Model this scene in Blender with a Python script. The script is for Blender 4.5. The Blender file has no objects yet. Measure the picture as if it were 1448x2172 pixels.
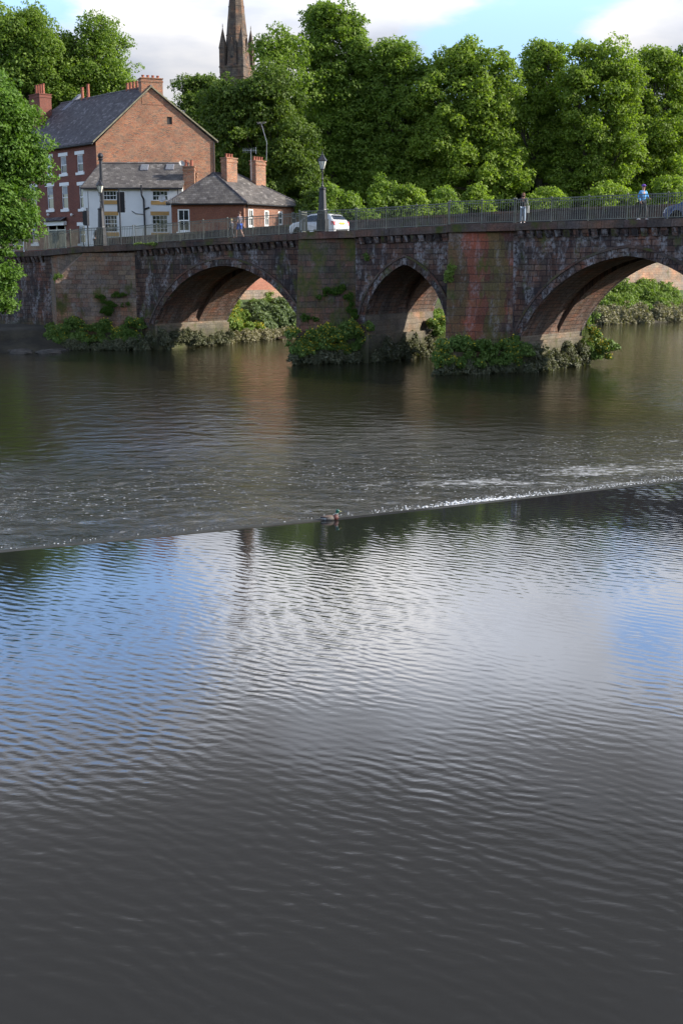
import bpy, bmesh, math, random
import numpy as np
from mathutils import Vector
R=math.radians
random.seed(7); rng=np.random.default_rng(7)
sc=bpy.context.scene
# ------------------------------------------------------------------ camera
PITCH=math.atan(526/2500); CAMH=6.1
cam=bpy.data.cameras.new('camera'); cam.sensor_fit='HORIZONTAL'; cam.sensor_width=24.0
cam.lens=24.0*2500/1448; cam.clip_start=0.3; cam.clip_end=4000
co=bpy.data.objects.new('camera',cam); sc.collection.objects.link(co)
co.location=(0,0,CAMH); co.rotation_euler=(math.pi/2-PITCH,0,0); sc.camera=co
# ------------------------------------------------------------------ sun, sky
SUN=Vector((1.0,-0.05,0)).normalized(); SUN_EL=R(26)
sd=Vector((SUN.x*math.cos(SUN_EL),SUN.y*math.cos(SUN_EL),math.sin(SUN_EL)))
sl=bpy.data.lights.new('sun','SUN'); sl.energy=5.0; sl.angle=R(0.6); sl.color=(1.0,0.93,0.82)
so=bpy.data.objects.new('sun',sl); sc.collection.objects.link(so)
so.rotation_euler=sd.to_track_quat('Z','Y').to_euler()
SKY_STRENGTH=0.14
w=bpy.data.worlds.new('World'); sc.world=w; w.use_nodes=True
def mk_world():
    nt=w.node_tree; nt.nodes.clear(); L=nt.links.new
    out=nt.nodes.new('ShaderNodeOutputWorld'); bg=nt.nodes.new('ShaderNodeBackground')
    sky=nt.nodes.new('ShaderNodeTexSky'); sky.sky_type='NISHITA'; sky.sun_disc=False
    sky.sun_elevation=SUN_EL; sky.sun_rotation=math.atan2(SUN.x,SUN.y); sky.air_density=1.0; sky.dust_density=0.6; sky.ozone_density=1.2
    bg.inputs['Strength'].default_value=SKY_STRENGTH
    tc=nt.nodes.new('ShaderNodeTexCoord')
    sep=nt.nodes.new('ShaderNodeSeparateXYZ'); L(tc.outputs['Generated'],sep.inputs[0])
    def M(op,a,b=None,clamp=False):
        n=nt.nodes.new('ShaderNodeMath'); n.operation=op; n.use_clamp=clamp
        for i,v in enumerate((a,b)):
            if v is None: continue
            if isinstance(v,(int,float)): n.inputs[i].default_value=v
            else: L(v,n.inputs[i])
        return n.outputs[0]
    # clouds on a flat layer overhead: direction divided by height
    den=M('ADD',M('MAXIMUM',sep.outputs['Z'],0.0),0.16)
    cx_=M('DIVIDE',sep.outputs['X'],den); cy_=M('DIVIDE',sep.outputs['Y'],den)
    cmb=nt.nodes.new('ShaderNodeCombineXYZ'); L(cx_,cmb.inputs[0]); L(cy_,cmb.inputs[1])
    no=nt.nodes.new('ShaderNodeTexNoise'); no.inputs['Scale'].default_value=1.5; no.inputs['Detail'].default_value=7; no.inputs['Roughness'].default_value=0.55
    L(cmb.outputs[0],no.inputs['Vector'])
    # broad banks of cloud and clear patches (directions given as azimuth, elevation)
    def patch(az,el,size,amp):
        d=Vector((math.sin(R(az))*math.cos(R(el)),math.cos(R(az))*math.cos(R(el)),math.sin(R(el))))
        vm=nt.nodes.new('ShaderNodeVectorMath'); vm.operation='DISTANCE'; L(tc.outputs['Generated'],vm.inputs[0]); vm.inputs[1].default_value=d
        q=M('DIVIDE',vm.outputs['Value'],size); q=M('MULTIPLY',M('MULTIPLY',q,q),-1.0); q=M('EXPONENT',q)
        return M('MULTIPLY',q,amp)
    tot=no.outputs['Fac']
    for a in PATCHES: tot=M('ADD',tot,patch(*a))
    rp=nt.nodes.new('ShaderNodeMapRange'); rp.interpolation_type='SMOOTHSTEP'; L(tot,rp.inputs[0])
    rp.inputs[1].default_value=0.44; rp.inputs[2].default_value=0.60
    # cloud shade: a second field sets thin/bright against thick/grey
    n2=nt.nodes.new('ShaderNodeTexNoise'); n2.inputs['Scale'].default_value=2.6; n2.inputs['Detail'].default_value=5
    L(cmb.outputs[0],n2.inputs['Vector'])
    sh=n2.outputs['Fac']
    for a in GREYS: sh=M('ADD',sh,patch(*a))
    cr=nt.nodes.new('ShaderNodeValToRGB'); L(sh,cr.inputs[0])
    e=cr.color_ramp.elements; e[0].position=0.30; e[0].color=(1,1,1.02,1); e[1].position=0.85; e[1].color=(0.34,0.35,0.38,1)
    m=e=cr.color_ramp.elements.new(0.55); m.color=(0.66,0.71,0.82,1)
    mul=nt.nodes.new('ShaderNodeMixRGB'); mul.blend_type='MULTIPLY'; mul.inputs[0].default_value=1; L(cr.outputs[0],mul.inputs[1]); mul.inputs[2].default_value=(CLOUD,CLOUD*0.985,CLOUD*0.97,1)
    # clouds lifted in an added band to whiten pond reflections, thick and grey overhead
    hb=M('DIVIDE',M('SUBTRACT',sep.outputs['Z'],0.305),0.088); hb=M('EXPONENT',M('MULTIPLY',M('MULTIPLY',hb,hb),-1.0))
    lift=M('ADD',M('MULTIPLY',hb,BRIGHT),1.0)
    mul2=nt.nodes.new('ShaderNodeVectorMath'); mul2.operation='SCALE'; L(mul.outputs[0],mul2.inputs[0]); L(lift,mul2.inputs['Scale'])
    # clear sky tinted, then lifted in that added band for the pond's reflection
    skm=nt.nodes.new('ShaderNodeMixRGB'); skm.blend_type='MULTIPLY'; skm.inputs[0].default_value=1; L(sky.outputs[0],skm.inputs[1]); skm.inputs[2].default_value=SKYTINT
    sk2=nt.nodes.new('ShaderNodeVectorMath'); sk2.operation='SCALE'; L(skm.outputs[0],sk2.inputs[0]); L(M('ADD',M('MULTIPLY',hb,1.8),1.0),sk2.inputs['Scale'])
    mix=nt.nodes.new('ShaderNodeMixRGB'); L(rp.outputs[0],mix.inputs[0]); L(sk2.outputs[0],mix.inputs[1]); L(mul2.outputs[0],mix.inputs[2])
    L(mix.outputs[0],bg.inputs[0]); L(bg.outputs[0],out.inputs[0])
CLOUD=3.6
SKYTINT=(0.87,0.925,1.08,1)
#        az  el  size  amp
PATCHES=[(-14,7,0.14,0.30),(-3,9,0.12,0.25),(7,8,0.11,-0.40),(14,8.5,0.05,0.25),(-15,15,0.11,-0.45),(-10,18,0.09,-0.35),(3,16,0.11,0.40),(15,18,0.06,-0.2),(9,27,0.2,0.4),(-9,28,0.16,0.4),(0,40,0.35,0.35)]
GREYS=[(0,33,0.22,0.35),(-14,31,0.2,0.3),(14,33,0.25,0.3),(3,17,0.12,-0.25),(-8,8,0.1,-.1)]
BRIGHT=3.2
mk_world()
vs=sc.view_settings; vs.view_transform='Standard'; vs.look='None'; vs.gamma=1; vs.exposure=0.68
try: vs.use_curve_mapping=False
except Exception: pass
sc.cycles.max_bounces=6; sc.cycles.transparent_max_bounces=6; sc.cycles.caustics_reflective=False; sc.cycles.caustics_refractive=False

# ------------------------------------------------------------------ geometry helpers
CP,SP=math.cos(PITCH),math.sin(PITCH)
def ray(x,y):
    a=(x-724)/2500; b=-(y-1086)/2500
    return Vector((a,CP+b*SP,-SP+b*CP))
def at(x,y,Y):
    r=ray(x,y); k=Y/r.y; return Vector((r.x*k,Y,CAMH+r.z*k))
def atZ(x,y,Z):
    r=ray(x,y); k=(Z-CAMH)/r.z; return Vector((r.x*k,r.y*k,Z))
def onplane(x,y,p0,n):
    r=ray(x,y); c=Vector((0,0,CAMH)); k=(Vector(p0)-c).dot(n)/r.dot(n); return c+r*k
TH=R(38); BT=Vector((math.cos(TH),-math.sin(TH),0)); BN=Vector((math.sin(TH),math.cos(TH),0)); B0=Vector((0,76,0))
def B(t,n,z=0): return B0+BT*t+BN*n+Vector((0,0,z))
def onbridge(x,y,n=0):
    p=onplane(x,y,B(0,n),BN); d=p-B0; return d.dot(BT),p.z
def tag(o,label=None,cat=None,group=None,kind=None):
    if label: o['label']=label
    if cat: o['category']=cat
    if group: o['group']=group
    if kind: o['kind']=kind
    return o
def thing(name,loc,label,cat,group=None,rz=0):
    o=bpy.data.objects.new(name,None); sc.collection.objects.link(o); o.location=loc; o.rotation_euler=(0,0,rz); o.empty_display_size=0.3
    return tag(o,label,cat,group)
def kids(o): return [c for c in sc.objects if c.parent==o]
def copy_tree(o,parent=None):
    ch=kids(o); c=o.copy(); sc.collection.objects.link(c); c.parent=parent
    for k in ch: copy_tree(k,c)
    return c
class MB:
    def __init__(s): s.v=[]; s.f=[]; s.m=[]; s.uv=[]
    def face(s,pts,m=0,uv=None):
        b=len(s.v); s.v+=[tuple(p) for p in pts]; s.f.append(tuple(range(b,b+len(pts)))); s.m.append(m); s.uv.append(uv)
    def hexa(s,p,m=0):   # p: 4 bottom, 4 top (both counter-clockwise from above)
        for q in ((3,2,1,0),(4,5,6,7),(0,1,5,4),(1,2,6,5),(2,3,7,6),(3,0,4,7)): s.face([p[i] for i in q],m)
    def box(s,c,d,rz=0,m=0):
        c=Vector(c); ca,sa=math.cos(rz),math.sin(rz); P=[]
        for z in (-.5,.5):
            for x,y in ((-.5,-.5),(.5,-.5),(.5,.5),(-.5,.5)):
                X,Y=x*d[0],y*d[1]; P.append((c.x+X*ca-Y*sa,c.y+X*sa+Y*ca,c.z+z*d[2]))
        s.hexa(P,m)
    def bar(s,a,b,wd,h=None,m=0,up=Vector((0,0,1))):
        a=Vector(a); b=Vector(b); d=(b-a).normalized(); h=h or wd
        if abs(d.dot(up))>.99: up=Vector((0,1,0))
        x=d.cross(up).normalized()*wd/2; y=x.cross(d).normalized()*h/2
        P=[a-x-y,a+x-y,b+x-y,b-x-y,a-x+y,a+x+y,b+x+y,b-x+y]; s.hexa(P,m)
    def prism(s,poly,z0,z1,m=0,ztop=None,zbot=None):
        n=len(poly); zb=lambda i: zbot[i] if zbot else z0; zt=lambda i: ztop[i] if ztop else z1
        A=[(p[0],p[1],zb(i)) for i,p in enumerate(poly)]; T=[(p[0],p[1],zt(i)) for i,p in enumerate(poly)]
        s.face(A[::-1],m); s.face(T,m)
        for i in range(n):
            j=(i+1)%n; s.face([A[i],A[j],T[j],T[i]],m)
    def tube(s,pts,r,seg=8,m=0,cap=True):
        pts=[Vector(p) for p in pts]; rr=r if isinstance(r,(list,tuple)) else [r]*len(pts); rings=[]
        for i,p in enumerate(pts):
            d=(pts[min(i+1,len(pts)-1)]-pts[max(i-1,0)]).normalized()
            u=Vector((0,0,1)) if abs(d.z)<.9 else Vector((1,0,0))
            x=d.cross(u).normalized(); y=x.cross(d).normalized()
            rings.append([p+x*math.cos(a)*rr[i]-y*math.sin(a)*rr[i] for a in [2*math.pi*k/seg for k in range(seg)]])
        for i in range(len(pts)-1):
            for k in range(seg):
                j=(k+1)%seg; s.face([rings[i][k],rings[i+1][k],rings[i+1][j],rings[i][j]],m)
        if cap: s.face(rings[0],m); s.face(rings[-1][::-1],m)
    def lathe(s,prof,c=(0,0,0),seg=16,m=0,rot=0):
        c=Vector(c); rings=[[c+Vector((r*math.cos(rot+2*math.pi*k/seg),r*math.sin(rot+2*math.pi*k/seg),z)) for k in range(seg)] for r,z in prof]
        for i in range(len(prof)-1):
            for k in range(seg):
                j=(k+1)%seg; s.face([rings[i][k],rings[i][j],rings[i+1][j],rings[i+1][k]],m)
        s.face(rings[0][::-1],m); s.face(rings[-1],m)
    def ell(s,c,r,seg=12,rings=8,m=0):
        c=Vector(c); G=[[c+Vector((r[0]*math.sin(math.pi*i/rings)*math.cos(2*math.pi*k/seg),r[1]*math.sin(math.pi*i/rings)*math.sin(2*math.pi*k/seg),r[2]*math.cos(math.pi*i/rings))) for k in range(seg)] for i in range(rings+1)]
        for i in range(rings):
            for k in range(seg):
                j=(k+1)%seg
                if i==0: s.face([G[0][0],G[1][k],G[1][j]],m)
                elif i==rings-1: s.face([G[i][k],G[rings][0],G[i][j]],m)
                else: s.face([G[i][k],G[i+1][k],G[i+1][j],G[i][j]],m)
    def build(s,name,mat,parent=None,smooth=False,weld=False):
        off=Vector(parent_loc(parent)) if parent else Vector((0,0,0))
        me=bpy.data.meshes.new(name); me.from_pydata([(a[0]-off.x,a[1]-off.y,a[2]-off.z) for a in s.v],[],s.f)
        for mm in (mat if isinstance(mat,(list,tuple)) else [mat]): me.materials.append(mm)
        me.polygons.foreach_set('material_index',s.m)
        lay=me.uv_layers.new(name='UVMap')
        for p,uv in zip(me.polygons,s.uv):
            if uv:
                for li,c in zip(p.loop_indices,uv): lay.data[li].uv=c
            else:
                n=p.normal
                t=Vector((0,0,1)).cross(n)
                t=t.normalized() if t.length>1e-3 else Vector((1,0,0))
                bt=n.cross(t)
                for li in p.loop_indices:
                    q=Vector(me.vertices[me.loops[li].vertex_index].co)+off; lay.data[li].uv=(q.dot(t),q.dot(bt))
        if weld:
            bm=bmesh.new(); bm.from_mesh(me); bmesh.ops.remove_doubles(bm,verts=bm.verts,dist=1e-4); bm.to_mesh(me); bm.free()
        if smooth: me.polygons.foreach_set('use_smooth',[True]*len(me.polygons))
        o=bpy.data.objects.new(name,me); sc.collection.objects.link(o)
        if parent: o.parent=parent
        return o
def parent_loc(p):
    v=Vector((0,0,0))
    if p.get('localspace'): return v
    while p: v+=p.location; p=p.parent
    return v

# ------------------------------------------------------------------ materials
class NT:
    def __init__(s,name):
        s.mat=bpy.data.materials.new(name); s.mat.use_nodes=True; s.t=s.mat.node_tree; s.t.nodes.clear()
        s.out=s.t.nodes.new('ShaderNodeOutputMaterial'); s.p=s.t.nodes.new('ShaderNodeBsdfPrincipled'); s.t.links.new(s.p.outputs[0],s.out.inputs[0])
    def n(s,ty,**k):
        o=s.t.nodes.new(ty)
        for a,b in k.items(): setattr(o,a,b)
        return o
    def L(s,a,b): s.t.links.new(a,b)
    def set(s,n,i,v):
        if v is None: return
        if hasattr(v,'is_linked') or hasattr(v,'links'): s.L(v,n.inputs[i])
        else: n.inputs[i].default_value=v
    def math(s,op,a,b=None,clamp=False):
        o=s.n('ShaderNodeMath',operation=op); o.use_clamp=clamp; s.set(o,0,a); s.set(o,1,b); return o.outputs[0]
    def coord(s,kind='UV'): return s.n('ShaderNodeTexCoord').outputs[kind]
    def mapping(s,v,scale=(1,1,1),loc=(0,0,0),rot=(0,0,0)):
        o=s.n('ShaderNodeMapping'); s.L(v,o.inputs[0]); o.inputs['Scale'].default_value=scale; o.inputs['Location'].default_value=loc; o.inputs['Rotation'].default_value=rot; return o.outputs[0]
    def noise(s,v,scale,detail=4,rough=.55,dist=0,col=False):
        o=s.n('ShaderNodeTexNoise'); s.L(v,o.inputs['Vector']); o.inputs['Scale'].default_value=scale; o.inputs['Detail'].default_value=detail; o.inputs['Roughness'].default_value=rough; o.inputs['Distortion'].default_value=dist
        return o.outputs['Color' if col else 'Fac']
    def mr(s,v,a,b,c=0,d=1,smooth=True):
        o=s.n('ShaderNodeMapRange'); 
        if smooth: o.interpolation_type='SMOOTHSTEP'
        s.set(o,0,v)
        for i,x in enumerate((a,b,c,d)): o.inputs[i+1].default_value=x
        return o.outputs[0]
    def ramp(s,v,stops,const=False):
        o=s.n('ShaderNodeValToRGB'); s.L(v,o.inputs[0]); cr=o.color_ramp
        if const: cr.interpolation='CONSTANT'
        while len(cr.elements)>1: cr.elements.remove(cr.elements[-1])
        cr.elements[0].position=stops[0][0]; cr.elements[0].color=(*stops[0][1],1)
        for p,c in stops[1:]:
            e=cr.elements.new(p); e.color=(*c,1)
        return o.outputs[0]
    def mix(s,f,a,b,mode='MIX'):
        o=s.n('ShaderNodeMixRGB',blend_type=mode)
        s.set(o,0,f)
        for i,v in ((1,a),(2,b)):
            if isinstance(v,tuple): o.inputs[i].default_value=(*v[:3],1)
            else: s.L(v,o.inputs[i])
        return o.outputs[0]
    def bump(s,h,strength=.5,dist=.02,normal=None):
        o=s.n('ShaderNodeBump'); s.L(h,o.inputs['Height']); o.inputs['Strength'].default_value=strength; o.inputs['Distance'].default_value=dist
        if normal is not None: s.L(normal,o.inputs['Normal'])
        return o.outputs[0]
    def fin(s,col=None,rough=.8,normal=None,metal=0,spec=None):
        if col is not None:
            if isinstance(col,tuple): s.p.inputs['Base Color'].default_value=(*col,1)
            else: s.L(col,s.p.inputs['Base Color'])
        s.set(s.p,'Roughness',rough); s.p.inputs['Metallic'].default_value=metal
        if spec is not None: s.p.inputs['Specular IOR Level'].default_value=spec
        if normal is not None: s.L(normal,s.p.inputs['Normal'])
        return s.mat
def plain(name,col,rough=.6,metal=0,var=.25,scale=6,spec=None):
    q=NT(name); c=q.coord('Object'); f=q.noise(c,scale,5)
    lo=tuple(x*(1-var) for x in col); hi=tuple(min(1,x*(1+var)) for x in col)
    return q.fin(q.ramp(f,[(.3,lo),(.7,hi)]),rough,None,metal,spec)
def masonry(name,palette,bw,bh,mortar,mcol,white=0.0,moss=0.0,wet=False,dark=.5,bump=.6,distort=.06,lichen=0,seed=0,soot=0.0,bands=None):
    q=NT(name); uv=q.mapping(q.coord('UV'),loc=(seed*3.7,seed*1.3,0)); ob=q.n('ShaderNodeNewGeometry').outputs['Position']
    if distort>0:
        nz=q.noise(uv,1.1 if bh>.2 else 3,3,col=True)
        vm=q.n('ShaderNodeVectorMath',operation='SUBTRACT'); q.L(nz,vm.inputs[0]); vm.inputs[1].default_value=(.5,.5,.5)
        vs_=q.n('ShaderNodeVectorMath',operation='SCALE'); q.L(vm.outputs[0],vs_.inputs[0]); vs_.inputs['Scale'].default_value=distort*2
        va=q.n('ShaderNodeVectorMath',operation='ADD'); q.L(uv,va.inputs[0]); q.L(vs_.outputs[0],va.inputs[1]); uvd=va.outputs[0]
    else: uvd=uv
    def brick(bw,bh,sq=1.0,off=.5):
        b=q.n('ShaderNodeTexBrick'); q.L(uvd,b.inputs['Vector']); b.inputs['Scale'].default_value=1; b.inputs['Brick Width'].default_value=bw; b.inputs['Row Height'].default_value=bh
        b.inputs['Mortar Size'].default_value=mortar; b.inputs['Mortar Smooth'].default_value=.3; b.inputs['Bias'].default_value=0; b.offset=off; b.squash=sq; b.squash_frequency=3
        b.inputs['Color1'].default_value=(0,0,0,1); b.inputs['Color2'].default_value=(1,1,1,1); b.inputs['Mortar'].default_value=(.5,.5,.5,1); return b
    b=brick(bw,bh,1.35)
    n=len(palette); col=q.ramp(b.outputs['Color'],[(i/n,c) for i,c in enumerate(palette)],const=False)
    # patches where another palette order wins, so courses do not read as one pattern
    big=q.noise(uv,.35 if bh>.2 else .25,4); 
    col=q.mix(q.mr(big,.35,.7,0,.45),col,palette[len(palette)//2])
    grain=q.noise(uv,9,6,.65); col=q.mix(.55,col,q.ramp(grain,[(.3,(.30,.30,.30)),(.7,(1.65,1.6,1.55))]),'MULTIPLY')
    col=q.mix(q.math('MULTIPLY',b.outputs['Fac'],.8),col,mcol)
    if bh>.2: col=q.mix(.8,col,q.ramp(q.noise(uv,.42,5,.6),[(.32,(.55,.62,.75)),(.48,(1,1,1)),(.56,(1.15,1.0,.9)),(.68,(1.9,1.25,.95))]),'MULTIPLY')
    st=q.noise(uv,.7,6,.6); col=q.mix(dark,col,q.ramp(st,[(.35,(.38,.36,.36)),(.62,(1,1,1))]),'MULTIPLY')
    if soot>0:
        s2=q.noise(q.mapping(uv,scale=(.9,.35,1),loc=(7,3,0)),1.0,6,.65); col=q.mix(q.mr(s2,.42,.66,0,soot),col,(.028,.026,.030))
    if bands:
        sx=q.n('ShaderNodeSeparateXYZ'); q.L(q.coord('UV'),sx.inputs[0]); bu=q.math('ADD',sx.outputs[0],q.math('MULTIPLY',q.math('SUBTRACT',q.noise(q.mapping(uv,scale=(1,.5,1)),1.1,6,.65),.5),3.2))
        for lo,hi,c_,am in bands: f_=q.math('MULTIPLY',q.math('MULTIPLY',q.mr(bu,lo-.15,lo+.15),q.mr(bu,hi-.2,hi+.2,1,0)),am); col=q.mix(f_,col,q.mix(.6,q.ramp(grain,[(.3,tuple(x*.6 for x in c_)),(.7,tuple(x*1.3 for x in c_))]),q.ramp(b.outputs['Color'],[(0,(.6,.6,.6)),(1,(1.4,1.4,1.4))]),'MULTIPLY'))
        col=q.mix(q.math('MULTIPLY',b.outputs['Fac'],.7),col,mcol)
    if white>0:
        wn=q.noise(q.mapping(uv,scale=(1.3,.45,1)),1.1,8,.7,.4); wn2=q.noise(uv,5,6,.7)
        f=q.math('MULTIPLY',q.mr(wn,.46,.64,0,1),q.mr(wn2,.38,.60,0,1)); col=q.mix(q.math('MULTIPLY',f,white),col,(.40,.385,.385))
    if moss>0:
        mn=q.noise(q.mapping(uv,scale=(1,.55,1),loc=(3,9,0)),.8,7,.65); mc=q.ramp(q.noise(uv,4,4),[(.3,(.035,.06,.010)),(.7,(.10,.10,.020))])
        col=q.mix(q.mr(mn,.56-.14*moss,.70-.08*moss,0,.85),col,mc)
    if lichen>0:
        ln=q.noise(uv,2.3,8,.75); col=q.mix(q.mr(ln,.58,.7,0,lichen),col,(.30,.29,.24))
    if wet:
        sp=q.n('ShaderNodeSeparateXYZ'); q.L(ob,sp.inputs[0]); jit=q.math('ADD',sp.outputs[2],q.math('MULTIPLY',q.noise(ob,.9,4),1.0))
        col=q.mix(q.mr(jit,.8,2.9,.88,0),col,q.ramp(q.noise(ob,2,5),[(.3,(.030,.030,.014)),(.7,(.075,.085,.030))]))
    h=q.math('ADD',q.math('MULTIPLY',b.outputs['Fac'],-1),q.math('MULTIPLY',grain,.8)); h=q.math('ADD',h,q.math('MULTIPLY',q.noise(uv,2.5,4),1.2))
    return q.fin(col,.88,q.bump(h,bump,.045 if bh>.2 else .012),spec=.25)
M={}
M['stone']=masonry('bridge_stone',[(.045,.037,.034),(.120,.068,.050),(.092,.078,.068),(.150,.078,.054),(.145,.115,.092),(.060,.048,.042)],.58,.32,.030,(.016,.014,.015),white=.62,moss=.16,wet=True,soot=.65)
M['stone_soffit']=masonry('soffit_stone',[(.15,.10,.075),(.18,.105,.075),(.16,.115,.085),(.21,.11,.075)],.8,.28,.02,(.02,.016,.015),white=.25,wet=True,bump=1.0,soot=.4,seed=2)
M['stone_a']=masonry('cutwater_stone_brown',[(.19,.14,.10),(.25,.17,.12),(.20,.10,.07),(.27,.20,.14),(.16,.12,.095),(.25,.18,.135)],.66,.33,.02,(.09,.075,.06),white=.3,moss=.25,wet=True,seed=3,dark=.35)
M['stone_b']=masonry('cutwater_stone_mossy',[(.075,.062,.048),(.12,.070,.052),(.10,.085,.065),(.15,.085,.065)],.7,.36,.026,(.045,.042,.032),white=.15,moss=.8,wet=True,seed=4)
M['stone_c']=masonry('cutwater_stone_red',[(.22,.075,.050),(.065,.048,.042),(.15,.12,.065),(.24,.085,.055),(.085,.068,.055),(.15,.080,.055)],1.05,.46,.020,(.045,.032,.028),white=.35,moss=.15,wet=True,seed=6,soot=.15,bands=[(3,5.35,(.075,.070,.030),.6),(5.45,6.75,(.24,.075,.042),.45),(6.8,8.1,(.14,.115,.040),.6)])
M['coping']=masonry('coping_stone',[(.11,.085,.070),(.08,.065,.055),(.13,.10,.085),(.10,.06,.05)],1.3,.9,.014,(.02,.018,.016),moss=.3,white=.1,seed=8,distort=.02)
M['parapet']=masonry('parapet_stone',[(.09,.075,.070),(.11,.09,.08),(.07,.06,.055)],.9,.4,.015,(.04,.035,.03),moss=.15,seed=9)
M['brick']=masonry('orange_brick',[(.44,.150,.068),(.21,.12,.08),(.50,.195,.09),(.15,.09,.068),(.44,.22,.12),(.34,.11,.055)],.30,.10,.014,(.40,.33,.24),dark=.35,distort=.01,bump=.5,lichen=.55)
M['brick_red']=masonry('dark_red_brick',[(.20,.060,.042),(.14,.045,.036),(.23,.075,.05),(.17,.065,.05)],.232,.077,.010,(.16,.12,.10),dark=.25,distort=.006,bump=.4,seed=5)
M['brick_low']=masonry('cottage_brick',[(.30,.115,.065),(.20,.08,.055),(.34,.15,.09),(.24,.12,.085)],.232,.077,.011,(.28,.22,.17),dark=.3,distort=.006,bump=.4,seed=7)
M['pier_side']=masonry('pier_side_stone',[(.19,.16,.12),(.15,.125,.10),(.23,.19,.145),(.17,.14,.11)],.75,.34,.02,(.12,.10,.08),white=.15,moss=.2,wet=True,seed=15,dark=.3)
M['river_brick']=masonry('river_wall_brick',[(.42,.16,.10),(.34,.14,.09),(.46,.20,.13),(.38,.13,.085)],.232,.077,.010,(.34,.25,.19),dark=.2,distort=.006,bump=.4,seed=11)
M['river_stone']=masonry('river_wall_stone',[(.34,.26,.19),(.30,.20,.15),(.38,.30,.22),(.28,.22,.17)],.6,.27,.02,(.2,.16,.12),white=.2,moss=.1,dark=.4,seed=12)
M['spire']=masonry('church_sandstone',[(.17,.13,.10),(.13,.10,.08),(.20,.155,.115),(.11,.085,.072)],.8,.38,.03,(.07,.055,.045),dark=.4,soot=.45,distort=.01,seed=13)
def slate(name,c0,c1,c2,seed):
    q=NT(name); uv=q.mapping(q.coord('UV'),loc=(seed,seed*.7,0))
    b=q.n('ShaderNodeTexBrick'); q.L(uv,b.inputs['Vector']); b.inputs['Scale'].default_value=1; b.inputs['Brick Width'].default_value=.34; b.inputs['Row Height'].default_value=.24; b.inputs['Mortar Size'].default_value=.012
    b.inputs['Color1'].default_value=(0,0,0,1); b.inputs['Color2'].default_value=(1,1,1,1); b.inputs['Mortar'].default_value=(.3,.3,.3,1)
    col=q.ramp(b.outputs['Color'],[(0,c0),(.45,c1),(.8,c1),(1,c2)]); col=q.mix(q.math('MULTIPLY',b.outputs['Fac'],.75),col,(.018,.017,.018))
    n1=q.noise(q.mapping(uv,scale=(1,.5,1)),.9,6,.6); col=q.mix(.6,col,q.ramp(n1,[(.35,(.45,.42,.45)),(.65,(1.25,1.2,1.15))]),'MULTIPLY')
    n2=q.noise(uv,3.2,7,.75); col=q.mix(q.mr(n2,.58,.68,0,.5),col,(.21,.20,.19))
    return q.fin(col,.6,q.bump(q.math('ADD',b.outputs['Color'],q.math('MULTIPLY',b.outputs['Fac'],-1.5)),.6,.02),spec=.3)
M['slate']=slate('dark_slate',(.045,.040,.045),(.085,.078,.085),(.20,.185,.19),1)
M['slate2']=slate('grey_slate',(.08,.072,.066),(.13,.12,.11),(.24,.225,.205),4)
def ironm(name,col,rough): return plain(name,col,rough,.0,.35,9,.4)
M['iron']=ironm('black_iron',(.018,.018,.022),.45)
M['rail']=plain('weathered_railing_paint',(.15,.155,.125),.55,0,.3,3,.4)
M['white']=plain('white_paint',(.72,.72,.70),.5,0,.06)
M['cream']=plain('cream_paint',(.55,.53,.42),.5,0,.08)
M['ochre']=plain('ochre_paint',(.42,.24,.07),.6,0,.1)
M['pot']=plain('terracotta',(.30,.095,.055),.8,0,.3)
M['potdark']=plain('dark_clay',(.05,.035,.035),.8,0,.3)
M['lead']=plain('lead_flashing',(.22,.22,.25),.6,0,.2)
M['metal']=plain('galvanised_metal',(.34,.34,.34),.4,.6,.2)
M['rubber']=plain('rubber',(.02,.02,.02),.8,0,.2)
M['plastic_red']=plain('red_lens',(.45,.02,.02),.25,0,.1)
M['plate']=plain('yellow_plate',(.70,.50,.05),.5,0,.05)
M['alloy']=plain('alloy_rim',(.40,.40,.42),.35,.7,.1)
def render_m():
    q=NT('white_render'); uv=q.coord('UV'); a=q.noise(uv,.5,6,.6); b=q.noise(q.mapping(uv,scale=(2,.25,1)),1,6,.65)
    col=q.ramp(a,[(.3,(.62,.62,.60)),(.7,(.72,.72,.70))]); col=q.mix(q.mr(b,.55,.8,0,.35),col,(.50,.50,.46))
    return q.fin(col,.85,q.bump(q.noise(uv,30,3),.2,.01))
M['render']=render_m()
def glass():
    q=NT('window_glass'); c=q.coord('Object'); return q.fin(q.ramp(q.noise(c,1.5,2),[(.4,(.012,.014,.016)),(.6,(.03,.034,.038))]),.06,q.bump(q.noise(c,2.0,2),.05,.02),0,.9)
M['glass']=glass()
M['curtain']=plain('pale_blind',(.34,.36,.37),.9,0,.25,2)
def lampglass():
    q=NT('frosted_lamp_glass'); return q.fin((.62,.61,.52),.35,None,0,.5)
M['lampglass']=lampglass()
def paint(name,col,rough=.22):
    q=NT(name); m=q.fin(col,rough,None,0,.5); q.p.inputs['Coat Weight'].default_value=.6; q.p.inputs['Coat Roughness'].default_value=.05; return m
M['carwhite']=paint('white_car_paint',(.70,.70,.70)); M['carblue']=paint('blue_car_paint',(.030,.055,.16))
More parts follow.
